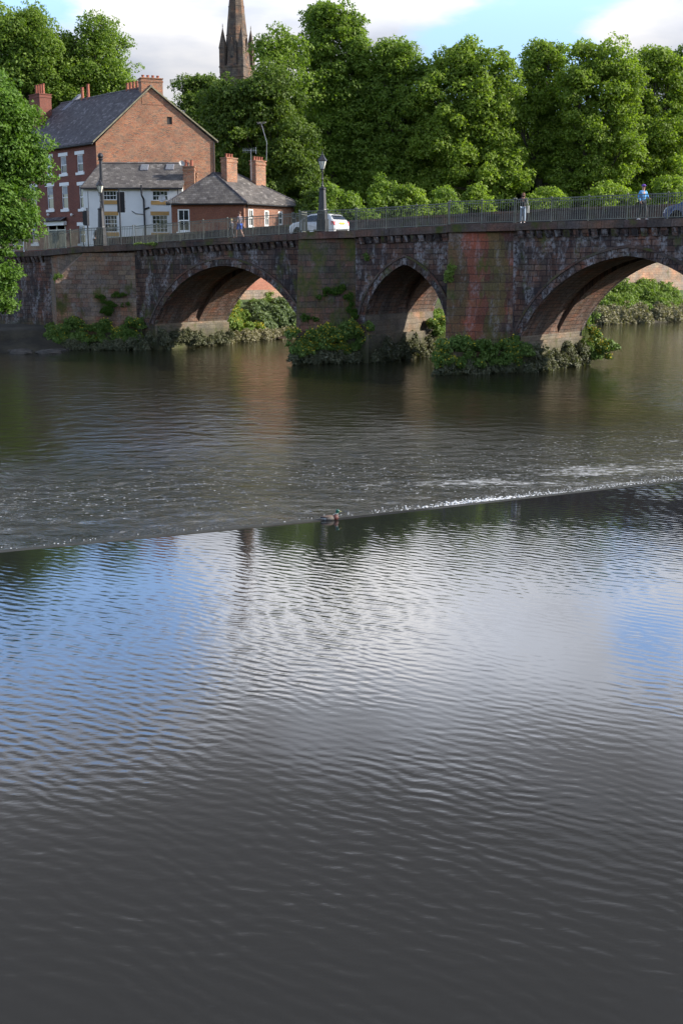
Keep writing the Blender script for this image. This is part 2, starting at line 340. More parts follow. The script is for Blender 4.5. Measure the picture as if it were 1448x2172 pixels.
def leafmat(name,a,b,c,tr=.35,seed=0):
    q=NT(name); ob=q.mapping(q.coord('Object'),loc=(seed*11.3,seed*5.1,0))
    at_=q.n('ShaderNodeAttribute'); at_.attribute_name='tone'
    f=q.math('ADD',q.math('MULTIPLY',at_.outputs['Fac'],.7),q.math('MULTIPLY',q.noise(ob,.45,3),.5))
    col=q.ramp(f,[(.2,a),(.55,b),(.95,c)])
    d=q.p; q.L(col,d.inputs['Base Color']); d.inputs['Roughness'].default_value=.55; d.inputs['Specular IOR Level'].default_value=.3
    t=q.n('ShaderNodeBsdfTranslucent'); q.L(q.mix(1,col,(1.35,1.5,.45),'MULTIPLY'),t.inputs[0])
    mx=q.n('ShaderNodeMixShader'); mx.inputs[0].default_value=tr; q.L(d.outputs[0],mx.inputs[1]); q.L(t.outputs[0],mx.inputs[2]); q.L(mx.outputs[0],q.out.inputs[0])
    return q.mat
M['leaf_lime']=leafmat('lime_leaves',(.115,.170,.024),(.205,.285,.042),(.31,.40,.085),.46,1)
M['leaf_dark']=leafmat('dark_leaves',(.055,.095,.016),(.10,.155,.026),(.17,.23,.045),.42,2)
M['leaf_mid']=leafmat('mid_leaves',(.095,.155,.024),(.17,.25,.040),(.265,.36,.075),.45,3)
M['leaf_near']=leafmat('near_leaves',(.060,.125,.016),(.105,.195,.026),(.170,.28,.050),.36,4)
M['herb']=leafmat('river_herb_leaves',(.065,.125,.020),(.12,.20,.038),(.22,.28,.085),.25,5)
M['herb_grey']=leafmat('grey_river_herbs',(.075,.085,.045),(.13,.135,.075),(.22,.215,.14),.2,6)
M['willow']=leafmat('willow_leaves',(.075,.11,.045),(.13,.18,.075),(.22,.27,.13),.3,12)
M['herb_bright']=leafmat('bank_herbs',(.10,.16,.025),(.17,.25,.045),(.27,.33,.10),.3,7)
M['reed']=leafmat('dry_reeds',(.15,.14,.08),(.24,.22,.13),(.36,.32,.20),.2,8)
M['moss']=leafmat('wall_moss',(.030,.07,.008),(.060,.12,.010),(.10,.16,.018),.2,9)
def flower():
    q=NT('yellow_petals'); return q.fin((.60,.46,.02),.7)
M['petal']=flower()
def bark():
    q=NT('tree_bark'); o=q.mapping(q.coord('Object'),scale=(4,4,.8)); n=q.noise(o,2,7,.7); return q.fin(q.ramp(n,[(.3,(.025,.02,.016)),(.7,(.085,.07,.055))]),.9,q.bump(n,.8,.05))
M['bark']=bark()
M['asphalt']=plain('asphalt',(.055,.055,.058),.9,0,.25,3)
M['paving']=plain('paving_stone',(.16,.15,.14),.9,0,.25,2)
M['kerb']=plain('kerb_stone',(.26,.25,.24),.9,0,.2,2)
M['line']=plain('road_paint',(.6,.6,.58),.7,0,.15,3)
def groundm():
    q=NT('bank_ground'); p=q.n('ShaderNodeNewGeometry').outputs['Position']; s=q.n('ShaderNodeSeparateXYZ'); q.L(p,s.inputs[0])
    n=q.noise(p,.6,8,.65); mud=q.ramp(n,[(.35,(.022,.018,.012)),(.65,(.060,.050,.032))]); gr=q.ramp(q.noise(p,1.4,8,.7),[(.3,(.030,.055,.014)),(.7,(.085,.12,.035))])
    z=q.math('ADD',s.outputs[2],q.math('MULTIPLY',n,1.2)); return q.fin(q.mix(q.mr(z,2.4,3.2),mud,gr),.95,q.bump(n,1,.15))
M['ground']=groundm()

# ------------------------------------------------------------------ river bed and banks
CREST=[atZ(0,1170,.35),atZ(700,1103,.35),atZ(1448,1018,.35)]
RIVER=[(-90,-60),(-50,0),(-36,40),(-30,68),(-27,82.5),(-20.5,84.8),(-18.5,87.5),(-14.5,90.5),(-11.5,94),(-7,98.2),(34,128),(90,169),(600,540),(600,380),(150,130),(70,75),(44,42),(30,20),(8,2),(-10,-2),(-60,-90)]
def river_sd(X,Y):
    P=np.array(RIVER,float); n=len(P); d=np.full(X.shape,1e9); inside=np.zeros(X.shape,bool)
    for i in range(n):
        a=P[i]; b=P[(i+1)%n]; ab=b-a; t=np.clip(((X-a[0])*ab[0]+(Y-a[1])*ab[1])/(ab@ab),0,1)
        d=np.minimum(d,np.hypot(X-a[0]-t*ab[0],Y-a[1]-t*ab[1]))
        c=((a[1]>Y)!=(b[1]>Y)); 
        with np.errstate(divide='ignore',invalid='ignore'): xi=(b[0]-a[0])*(Y-a[1])/(b[1]-a[1]+1e-12)+a[0]
        inside^=c&(X<xi)
    return np.where(inside,-d,d)
def vnoise(X,Y,s,seed=0):
    r=np.random.default_rng(seed); G=r.random((64,64)); x=X/s; y=Y/s; i=np.floor(x).astype(int); j=np.floor(y).astype(int); fx=x-i; fy=y-j; fx=fx*fx*(3-2*fx); fy=fy*fy*(3-2*fy)
    g=lambda a,b:G[a%64,b%64]; return (g(i,j)*(1-fx)+g(i+1,j)*fx)*(1-fy)+(g(i,j+1)*(1-fx)+g(i+1,j+1)*fx)*fy
def ground_h(X,Y):
    d=river_sd(X,Y); n=(vnoise(X,Y,2.2,1)-.5)*.5+(vnoise(X,Y,.8,2)-.5)*.22
    land=np.interp(d,[0,1.0,3,6.0,7.4,8.2,300],[0.0,.45,1.3,3.1,3.6,6.85,6.85]); land=land+n*np.clip(d,0,1)*np.clip((7-d)/3,0,1)*.9
    bed=np.interp(-d,[0,1.5,5,30],[0,-.5,-1.3,-2.0]); nb=X*BN.x+(Y-76)*BN.y; cap=np.where((nb<8.2)&(X<-8),1.35+n*.5,99); land=np.minimum(land,cap); return np.where(d>0,land,bed)
def grid(name,xs,ys,hf,mat):
    X,Y=np.meshgrid(xs,ys); Z=hf(X,Y); V=np.stack([X,Y,Z],-1).reshape(-1,3); nx,ny=len(xs),len(ys)
    i=np.arange(nx-1)[None,:]+np.arange(ny-1)[:,None]*nx; F=np.stack([i,i+1,i+nx+1,i+nx],-1).reshape(-1,4)
    return npmesh(name,V,F,mat)
def npmesh(name,V,F,mat,parent=None,smooth=True,attr=None):
    me=bpy.data.meshes.new(name); V=np.asarray(V,np.float32); F=np.asarray(F,np.int32); k=F.shape[1]
    me.vertices.add(len(V)); me.vertices.foreach_set('co',V.ravel()); me.loops.add(F.size); me.loops.foreach_set('vertex_index',F.ravel())
    me.polygons.add(len(F)); me.polygons.foreach_set('loop_start',np.arange(0,F.size,k,dtype=np.int32)); me.polygons.foreach_set('loop_total',np.full(len(F),k,np.int32))
    me.update(calc_edges=True); me.polygons.foreach_set('use_smooth',[smooth]*len(F))
    if attr:
        for an,(dom,vals) in attr.items():
            a=me.attributes.new(an,'FLOAT',dom); a.data.foreach_set('value',np.asarray(vals,np.float32))
    me.materials.append(mat); o=bpy.data.objects.new(name,me); sc.collection.objects.link(o)
    if parent: o.parent=parent
    return o
xs=np.unique(np.round(np.concatenate([np.linspace(-700,-60,12),np.arange(-60,-26,2),np.arange(-26,50,.7),np.arange(50,120,5),np.linspace(120,700,10)]),3))
ys=np.unique(np.round(np.concatenate([np.linspace(-300,-60,6),np.arange(-60,60,5),np.arange(60,150,.7),np.arange(150,220,5),np.linspace(220,1200,14)]),3))
tag(grid('ground',xs,ys,ground_h,M['ground']),kind='structure')

# ------------------------------------------------------------------ water
def crest_pt(s):
    a,b,c=CREST; L1=(b-a).length
    if s<L1: return a+(b-a).normalized()*s
    return b+(c-b).normalized()*(s-L1)
CD=(CREST[2]-CREST[0]).normalized(); CN=Vector((-CD.y,CD.x,0))
def water_mesh(name,ss,ds,side,hf,ff,mat):
    V=[];foam=[]
    for d in ds:
        for s in ss:
            p=crest_pt(s)+CN*d*side; V.append((p.x,p.y,hf(s,d))); foam.append(ff(s,d,p))
    ns,nd=len(ss),len(ds); F=[]
    for j in range(nd-1):
        for i in range(ns-1):
            a=j*ns+i; q=[a,a+1,a+ns+1,a+ns]; F.append(q if side>0 else q[::-1])
    return npmesh(name,V,F,mat,attr={'foam':('POINT',foam)})
def watermat(name,pond):
    q=NT(name); p=q.n('ShaderNodeNewGeometry').outputs['Position']
    at_=q.n('ShaderNodeAttribute'); at_.attribute_name='foam'; fo=at_.outputs['Fac']
    if pond:
        big=q.noise(q.mapping(p,scale=(.10,.16,1),rot=(0,0,R(14))),1.0,3,.5)       # calmer and livelier areas
        w1=q.n('ShaderNodeTexWave',wave_type='BANDS',bands_direction='Y'); q.L(q.mapping(p,rot=(0,0,R(36))),w1.inputs['Vector']); w1.inputs['Scale'].default_value=1.7; w1.inputs['Distortion'].default_value=9; w1.inputs['Detail'].default_value=3; w1.inputs['Detail Scale'].default_value=.55; w1.inputs['Detail Roughness'].default_value=.55
        w2=q.n('ShaderNodeTexWave',wave_type='BANDS',bands_direction='Y'); q.L(q.mapping(p,rot=(0,0,R(8)),loc=(3,1,0)),w2.inputs['Vector']); w2.inputs['Scale'].default_value=1.15; w2.inputs['Distortion'].default_value=10; w2.inputs['Detail'].default_value=3; w2.inputs['Detail Scale'].default_value=.8
        fine=q.noise(q.mapping(p,scale=(1,2.0,1),rot=(0,0,R(20))),4.0,5,.55)
        h=q.math('ADD',q.math('MULTIPLY',w1.outputs['Fac'],.45),q.math('MULTIPLY',w2.outputs['Fac'],.40)); h=q.math('ADD',h,q.math('MULTIPLY',fine,1.1))
        h=q.math('MULTIPLY',q.math('MULTIPLY',h,q.mr(big,.36,.64,.25,1.75)),q.mr(fo,0,1,.5,1.0)); nrm=q.bump(h,1.0,PONDAMP)
    else:
        a=q.noise(q.mapping(p,scale=(1.0,1.3,1),rot=(0,0,R(8))),1.25,6,.60,.6); b=q.noise(q.mapping(p,scale=(.5,1.0,1),rot=(0,0,R(25))),.9,4,.5)
        amp=q.mr(fo,.04,.8,.22,1.9,False); h=q.math('MULTIPLY',q.math('ADD',a,q.math('MULTIPLY',b,.9)),amp); nrm=q.bump(h,1.0,RIVAMP)
    q.p.inputs['IOR'].default_value=1.62 if pond else 1.45
    base=(.0160,.0164,.0162) if pond else (.020,.019,.009)
    q.fin(base,.035 if pond else .05,nrm)
    sc1=q.noise(q.mapping(p,scale=(1,2.4,1),rot=(0,0,R(12))),2.6,8,.72,.8); sc2=q.noise(q.mapping(p,scale=(.35,1,1),rot=(0,0,R(15))),.7,5,.6)
    thr=q.math('SUBTRACT',q.math('ADD',sc1,q.math('MULTIPLY',sc2,.55)),q.math('MULTIPLY',q.math('SUBTRACT',1,fo),.45))
    f=q.math('MULTIPLY',q.mr(thr,.66,.90,0,.9),q.mr(q.noise(q.mapping(p,scale=(1,1.8,1)),5.5,5,.75),.36,.60,.25,1)); glints=q.noise(q.mapping(p,scale=(1,1.5,1)),6.5,3,.6); f=q.math('MAXIMUM',f,q.math('MULTIPLY',q.mr(glints,.62,.70,0,.85),q.mr(q.math('ADD',fo,q.math('MULTIPLY',q.noise(q.mapping(p,scale=(.45,1,1)),.75,4,.6),1.0)),.80,1.10)));  # foam, plus white specks painted on as glints off the chop
    wh=q.n('ShaderNodeBsdfDiffuse'); wh.inputs[0].default_value=(.62,.63,.63,1); mx=q.n('ShaderNodeMixShader'); q.L(f,mx.inputs[0]); q.L(q.p.outputs[0],mx.inputs[1]); q.L(wh.outputs[0],mx.inputs[2]); q.L(mx.outputs[0],q.out.inputs[0])
    if pond: q.L(q.p.outputs[0],q.out.inputs[0])
    return q.mat
PONDAMP=.0021; RIVAMP=.17
ss=list(np.unique(np.concatenate([np.linspace(-600,-30,12),np.arange(-30,60,1.0),np.linspace(60,700,12)])))
def riv_h(s,d): 
    u=min(1,d/2.2); return .315*(1-u*u*(3-2*u))
def foam_glintf(s,d,p):
    right=min(1,max(0,(s-7)/7)); near=math.exp(-((d-1.3)/1.2)**2)*(.50+.35*right)
    band=math.exp(-((d-(4.6-.10*(s-10)))/3.2)**2)*(.32+.50*right)
    mid=math.exp(-((d-7.0)/5.5)**2)*.58
    return min(1,max(near,band,mid,.05))
tag(water_mesh('river_water',ss,[0,.15,.3,.5,.8,1.1,1.5,2,2.5,3,4,5,6,7,8,10,12,14,17,20,25,30,40,60,100,200,400,700],1,riv_h,foam_glintf,watermat('river_water',False)),kind='structure')
tag(water_mesh('pond_water',ss,[0.1,1,2,3.5,5,8,11,20,40,90],-1,lambda s,d:.35,lambda s,d,p:min(1,d/9+min(1,max(0,(s-10)/7))),watermat('pond_water',True)),kind='structure')
mb=MB()
pts=[crest_pt(s) for s in (-26,-20,-10,0,10,(CREST[1]-CREST[0]).length,26,36,44,52)]
for a,b in zip(pts,pts[1:]):
    P=[a+CN*-.10,b+CN*-.10,b+CN*.07,a+CN*.07]; mb.hexa([Vector((q.x,q.y,-1)) for q in P]+[Vector((P[0].x,P[0].y,.352)),Vector((P[1].x,P[1].y,.352)),Vector((P[2].x,P[2].y,.36)),Vector((P[3].x,P[3].y,.36))])
tag(mb.build('weir',plain('wet_weir_stone',(.022,.022,.016),.7,0,.4,3)),'long low dark stone weir sill crossing the river between smooth and rough water','weir')
# white splashes where the water tumbles just behind the sill
mb=MB()
for i in range(1100):
    s=random.uniform(0,20) if random.random()<.2 else random.gauss(12.3,1.6) if random.random()<.6 else random.uniform(14,22)
    d=abs(random.gauss(.14,.14)) if random.random()<.8 else random.uniform(.1,2)
    burst=math.exp(-((s-11.6)/1.5)**2); p=crest_pt(s)+CN*(.08+d); z=riv_h(s,d)
    r=random.uniform(.005,.013)*(1+burst*.8); hh=random.uniform(0,.01+.05*burst) if d<.35 else 0
    mb.ell((p.x,p.y,z+hh),(r*random.uniform(1,2.2),r,r*random.uniform(.5,1.1)),5,4)
fm=NT('white_foam'); tag(mb.build('foam',fm.fin((.75,.76,.76),.6)),'white foam and splashes tumbling along the weir','foam',kind='stuff')
# ------------------------------------------------------------------ the bridge
ZT=[(-60,6.9),(-45,6.95),(-33,7.04),(-26,7.25),(-18.8,7.50),(-9,7.86),(.6,8.13),(8.3,8.30),(12.6,8.37),(22,8.40),(30,8.35),(45,8.1),(60,7.6)]
def zd(t): return float(np.interp(t,[a for a,_ in ZT],[b for _,b in ZT]))
W=7.6
# centre, half span, spring height, crown height, pointedness
ARCH=[(-10.1,7.1,1.85,6.02,1.04),(4.9,2.98,3.0,6.12,1.5),(19.3,6.3,2.05,6.55,1.14),(36,6.5,2.0,6.4,1.1)]
def arch_z(a,t,off=0.0):
    c,w,zs,zc,k=a; w+=off; r=zc-zs+off; x=-abs(t-c)
    R0=(w*w+r*r)/(2*r)*k; mx,mz=-w/2,r/2; L=math.hypot(w,r); h=math.sqrt(max(R0*R0-L*L/4,0)); cx,cz=mx+h*r/L,mz-h*w/L
    return zs+cz+math.sqrt(max(R0*R0-(x-cx)**2,0))
def arch_pts(a,off=0,n=40):
    c,w=a[0],a[1]+off; out=[]
    for i in range(n+1):
        u=-math.cos(math.pi*i/n); x=u*w; out.append((c+x,arch_z(a,c+x,off)))
    return out
bridge=thing('stone_bridge',B(0,0,0),'long old red sandstone bridge with pointed arches over the river','bridge')
mb=MB(); sf=MB()
ts=set(np.arange(-60,60.1,1.0)); edges=[]
for a in ARCH:
    ts={t for t in ts if not(a[0]-a[1]<t<a[0]+a[1])}; ts|={p[0] for p in arch_pts(a)}
ts=sorted(ts)
def in_arch(t):
    for a in ARCH:
        if a[0]-a[1]-1e-6<=t<=a[0]+a[1]+1e-6: return a
    return None
G0,G1,GD=3.3,4.5,.38
for t0,t1 in zip(ts,ts[1:]):
    a=in_arch((t0+t1)/2); z0=arch_z(a,t0) if a else -1.5; z1=arch_z(a,t1) if a else -1.5; T0,T1=zd(t0)-.40,zd(t1)-.40
    # face split in height so the mesh is not one long sliver
    mb.face([B(t0,0,z0),B(t1,0,z1),B(t1,0,T1),B(t0,0,T0)],uv=[(t0,z0),(t1,z1),(t1,T1),(t0,T0)])
    mb.face([B(t1,W,z1),B(t0,W,z0),B(t0,W,T0),B(t1,W,T1)],uv=[(t1,z1),(t0,z0),(t0,T0),(t1,T1)])
    if a:
        u=lambda t,z: (t-a[0])*1.0 if abs(t-a[0])<a[1]*.6 else z+(5 if t>a[0] else -5)
        arc=[0]
    mb.face([B(t0,0,T0),B(t1,0,T1),B(t1,W,T1),B(t0,W,T0)])
for a in ARCH:
    P=arch_pts(a); s=0; Ls=[0]
    for p,q_ in zip(P,P[1:]): s+=math.hypot(q_[0]-p[0],q_[1]-p[1]); Ls.append(s)
    for i in range(len(P)-1):
        (ta,za),(tb,zb)=P[i],P[i+1]; ua,ub=Ls[i],Ls[i+1]
        ga=arch_z(a,ta,0)+GD*1.0; 
        def q4(n0,n1,za0,zb0,za1,zb1,ta0=None): sf.face([B(ta,n0,za0),B(ta,n1,za1),B(tb,n1,zb1),B(tb,n0,zb0)],uv=[(n0,ua),(n1,ua),(n1,ub),(n0,ub)])
        q4(0,G0,za,zb,za,zb); q4(G1,W,za,zb,za,zb)
        q4(G0,G0,za,zb,za+GD,zb+GD); q4(G0,G1,za+GD,zb+GD,za+GD,zb+GD); q4(G1,G1,za+GD,zb+GD,za,zb)
    for sgn in (-1,1):
        ft=MB(); t=a[0]+sgn*a[1]; zs=a[2]
        sf.face([B(t,G0,zs),B(t,G1,zs),B(t,G1,zs+GD),B(t,G0,zs+GD)])
        f=[B(t,0,-1.5),B(t,W,-1.5),B(t,W,zs),B(t,0,zs)]; uv=[(0,-1.5),(W,-1.5),(W,zs),(0,zs)]
        if sgn>0: f=f[::-1]; uv=uv[::-1]
        ft.face(f,uv=uv)
        # springing ledge and footing course, mossy and a little proud of the pier
        for n0,n1,w_,zt in ((-.0,W,.22,min(zs-.12,1.75)),):
            tt=t-sgn*w_
            P4=sorted([t,tt]); L0,L1=P4
            poly=[B(L0,n0+.02,0),B(L1,n0+.02,0),B(L1,n1-.02,0),B(L0,n1-.02,0)]
            ft.prism(poly,-1.5,zt)
        ft.build('pier_side',M['pier_side'],bridge)
mb.build('wall',M['stone'],bridge); sf.build('arch_soffit',M['stone_soffit'],bridge)
for ai,a in enumerate(ARCH):
    mb=MB(); mf=MB(); rr=random.Random(ai)
    inner=arch_pts(a,0,160); outer=arch_pts(a,.42,160)
    # voussoirs as separate stones, slightly uneven, leaning with the arch
    s=0; last=0; Ls=[0]
    for p,q_ in zip(inner,inner[1:]): s+=math.hypot(q_[0]-p[0],q_[1]-p[1]); Ls.append(s)
    nst=int(s/.36); step=s/nst
    def along(P,u):
        v=np.interp(u*s,Ls,[p[0] for p in P]); z=np.interp(u*s,Ls,[p[1] for p in P]); return v,z
    for k in range(nst):
        u0,u1=(k+.03)/nst,(k+.97)/nst; pr=.05+rr.random()*.04
        A,Bq=along(inner,u0),along(inner,u1); C,D=along(outer,u1),along(outer,u0)
        A=(A[0],A[1]-.012);Bq=(Bq[0],Bq[1]-.012)
        mb.hexa([B(A[0],-pr,A[1]),B(Bq[0],-pr,Bq[1]),B(Bq[0],.25,Bq[1]),B(A[0],.25,A[1]),B(D[0],-pr,D[1]),B(C[0],-pr,C[1]),B(C[0],.25,C[1]),B(D[0],.25,D[1])])
        mf.hexa([B(A[0],W-.2,A[1]),B(Bq[0],W-.2,Bq[1]),B(Bq[0],W+pr,Bq[1]),B(A[0],W+pr,A[1]),B(D[0],W-.2,D[1]),B(C[0],W-.2,C[1]),B(C[0],W+pr,C[1]),B(D[0],W+pr,D[1])])
    mb.build('arch_ring',M['stone'],bridge); mf.build('arch_ring',M['stone'],bridge)
    mb=MB(); o1=arch_pts(a,.425,48); o2=arch_pts(a,.56,48)
    for (p,q_),(r_,s_) in zip(zip(o1,o1[1:]),zip(o2,o2[1:])):
        mb.hexa([B(p[0],-.13,p[1]),B(q_[0],-.13,q_[1]),B(q_[0],.05,q_[1]),B(p[0],.05,p[1]),B(r_[0],-.13,r_[1]),B(s_[0],-.13,s_[1]),B(s_[0],.05,s_[1]),B(r_[0],.05,r_[1])])
    mb.build('hood_mould',M['coping'],bridge)
def in_refuge(t): return any(l<t<r for l,r in REF)
REF=[(-29.2,-18.9),(-2.7,1.25),(8.1,12.5)]
mb=MB(); t=-58; rr=random.Random(3)
while t<58:
    if not any(l-.1<t<r+.1 for l,r in REF):
        z=zd(t); h=.36+rr.uniform(-.03,.05); wd=.33+rr.uniform(-.05,.05)
        P=[B(t-wd/2,-.02,z-.44-h),B(t+wd/2,-.02,z-.44-h),B(t+wd/2,.05,z-.44-h),B(t-wd/2,.05,z-.44-h)]
        d=.30+rr.uniform(-.05,.03)
        mb.hexa([B(t-wd/2,-d*.45,z-.46-h),B(t+wd/2,-d*.45,z-.46-h),B(t+wd/2,.05,z-.46-h),B(t-wd/2,.05,z-.46-h),B(t-wd/2,-d,z-.44),B(t+wd/2,-d,z-.44),B(t+wd/2,.05,z-.44),B(t-wd/2,.05,z-.44)])
    t+=.56+rr.uniform(-.05,.05)
mb.build('corbel_course',M['stone'],bridge)
# cutwaters: left foot, nose, right foot in bridge coordinates
def cutwater(name,tl,tn,tr,nn,mat,chamfer=None,label=None,rear=True,battered=None):
    mb=MB(); z1=zd(tn)-.43
    def side(ta,na,tb,nb,topa,topb,u0):
        L=math.hypot(tb-ta,nb-na); mb.face([B(ta,na,-1.5),B(tb,nb,-1.5),B(tb,nb,topb),B(ta,na,topa)],uv=[(u0,-1.5),(u0+L,-1.5),(u0+L,topb),(u0,topa)])
    if chamfer:
        zc,n2,t2=chamfer
        # lower prism, then the nose falls back to the refuge above
        side(tl,.1,tn,nn,zc,zc,0)
        mb.face([B(tl,.1,zc),B(tn,nn,zc),B(t2,n2,z1),B(tl,.1,z1)])
        L=math.hypot(tr-tn,nn)
        f=math.hypot(tr-t2,n2)
        mb.face([B(tn,nn,-1.5),B(tr,.1,-1.5),B(tr,.1,z1),B(t2,n2,z1),B(tn,nn,zc)],uv=[(0,-1.5),(L,-1.5),(L,z1),(L-f,z1),(0,zc)])
        top=[B(tl,.1,0),B(t2,n2,0),B(tr,.1,0)]
    else:
        t2,n2=battered
        for lo,hi,u0 in (((tl,.1),(tn,nn),0),((tn,nn),(tr,.1),4.2)):
            a,b=lo,hi; c=(t2,n2) if hi==(tn,nn) else hi; d=(t2,n2) if lo==(tn,nn) else lo; L=math.hypot(b[0]-a[0],b[1]-a[1]); K=8
            for i in range(K):
                f0,f1=i/K,(i+1)/K; la=lambda p,q_,f:(p[0]+(q_[0]-p[0])*f,p[1]+(q_[1]-p[1])*f)
                for j in range(K):
                    g0,g1=j/K,(j+1)/K; pt=lambda f,g:(lambda A_,C_:B(A_[0]+(C_[0]-A_[0])*g,A_[1]+(C_[1]-A_[1])*g,-1.5+(z1+1.5)*g))(la(a,b,f),la(d,c,f))
                    zz=lambda g:-1.5+(z1+1.5)*g; mb.face([pt(f0,g0),pt(f1,g0),pt(f1,g1),pt(f0,g1)],uv=[(u0+L*f0,zz(g0)),(u0+L*f1,zz(g0)),(u0+L*f1,zz(g1)),(u0+L*f0,zz(g1))])
        top=[B(tl,.1,0),B(t2,n2,0),B(tr,.1,0)]
        # footing course
        k=1.05; mb.prism([B(tl-.15,.05,0),B(tn,nn-.16,0),B(tr+.15,.05,0)],-1.5,1.25)
    mb.face([Vector((p.x,p.y,z1)) for p in top])
    o=mb.build('cutwater',mat,bridge)
    if label: o['label']=label
    if rear:
        m2=MB(); m2.prism([B(tr+.25,W-.1,0),B(tn,W+3.4,0),B(tl-.1,W-.1,0)],-1.5,4.6); m2.build('cutwater',M['stone_a'],bridge)
    # refuge coping with overhang
    c=MB(); g=.14
    nt_,nn_=(chamfer[2],chamfer[1]) if chamfer else battered
    T2=[(tl-.1,-.32),(nt_,nn_-g),(tr+.1,-.32),(tr+.1,.3),(tl-.1,.3)]
    c.prism([B(a,b,0) for a,b in T2],0,0,ztop=[zd(a)+.003 for a,b in T2],zbot=[zd(a)-.42 for a,b in T2])
    c.build('refuge_coping',M['coping'],bridge)
NZ1=onbridge(176,520,-1.9)[0]; NZ2=(onbridge(633,495,-1.7)[0],-1.7); NZ3=(onbridge(951,482,-1.7)[0],-1.7)
N1T=onbridge(122,700,-3.9)[0]
cutwater('c1',-28.9,N1T,-18.9,-3.9,M['stone_a'],(4.9,-1.9,NZ1),'brown cutwater with a sloping cut off nose')
cutwater('c2',-2.7,-.8,1.25,-3.75,M['stone_b'],None,'mossy dark cutwater',battered=NZ2)
cutwater('c3',8.1,10.4,12.5,-3.9,M['stone_c'],None,'cutwater of large red and yellow stained blocks',battered=NZ3)
# coping, in stones
mb=MB(); t=-60; rr=random.Random(5)
while t<58:
    L=rr.uniform(1.0,1.7); e=min(t+L-.015,60); dz=rr.uniform(-.012,.012); dn=rr.uniform(-.012,.012)
    a0,a1=zd(t)+dz,zd(e)+dz
    mb.hexa([B(t,-.33+dn,a0-.40),B(e,-.33+dn,a1-.40),B(e,.28,a1-.40),B(t,.28,a0-.40),B(t,-.33+dn,a0),B(e,-.33+dn,a1),B(e,.28,a1),B(t,.28,a0)])
    t+=L
mb.build('coping',M['coping'],bridge)
PARH=1.12; PN0,PN1=W-.40,W
mb=MB()
for t0 in np.arange(-32,60,1.0):
    t1=t0+1; z0,z1=zd(t0),zd(t1)
    mb.hexa([B(t0,PN0,z0-.5),B(t1,PN0,z1-.5),B(t1,PN1,z1-.5),B(t0,PN1,z0-.5),B(t0,PN0,z0+PARH-.15),B(t1,PN0,z1+PARH-.15),B(t1,PN1,z1+PARH-.15),B(t0,PN1,z0+PARH-.15)])
mb.build('far_parapet',M['parapet'],bridge)
mb=MB(); rr=random.Random(6)
for t0 in np.arange(-32,60,1.0):
    t1=t0+.985; z0,z1=zd(t0)+rr.uniform(-.01,.01),zd(t1)
    mb.hexa([B(t0,PN0-.06,z0+PARH-.15),B(t1,PN0-.06,z1+PARH-.15),B(t1,PN1+.06,z1+PARH-.15),B(t0,PN1+.06,z0+PARH-.15),B(t0,PN0-.06,z0+PARH),B(t1,PN0-.06,z1+PARH),B(t1,PN1+.06,z1+PARH),B(t0,PN1+.06,z0+PARH)])
mb.build('parapet_coping',M['coping'],bridge)
# road and pavements over the bridge
def strip(name,n0,n1,up,mat,thick=.3):
    mb=MB()
    for t0 in np.arange(-60,60,2.0):
        t1=t0+2; mb.hexa([B(t0,n0,zd(t0)+up-thick),B(t1,n0,zd(t1)+up-thick),B(t1,n1,zd(t1)+up-thick),B(t0,n1,zd(t0)+up-thick),B(t0,n0,zd(t0)+up),B(t1,n0,zd(t1)+up),B(t1,n1,zd(t1)+up),B(t0,n1,zd(t0)+up)])
    return tag(mb.build(name,mat),kind='structure')
strip('pavement',.285,1.35,-.03,M['paving']); strip('kerb',1.353,1.50,-.03,M['kerb']); strip('road',1.503,W-.82,-.15,M['asphalt'],.22)
strip('pavement',W-.817,W-.403,-.03,M['paving'])
mb=MB()
for t0 in np.arange(-58,58,4.0): 
    n0,n1=4.1,4.2; P=[B(t0,n0,zd(t0)-.150),B(t0+2,n0,zd(t0+2)-.150),B(t0+2,n1,zd(t0+2)-.150),B(t0,n1,zd(t0)-.150)]; mb.hexa([p-Vector((0,0,.01)) for p in P]+[p+Vector((0,0,.005)) for p in P])
tag(mb.build('road_markings',M['line']),kind='structure')

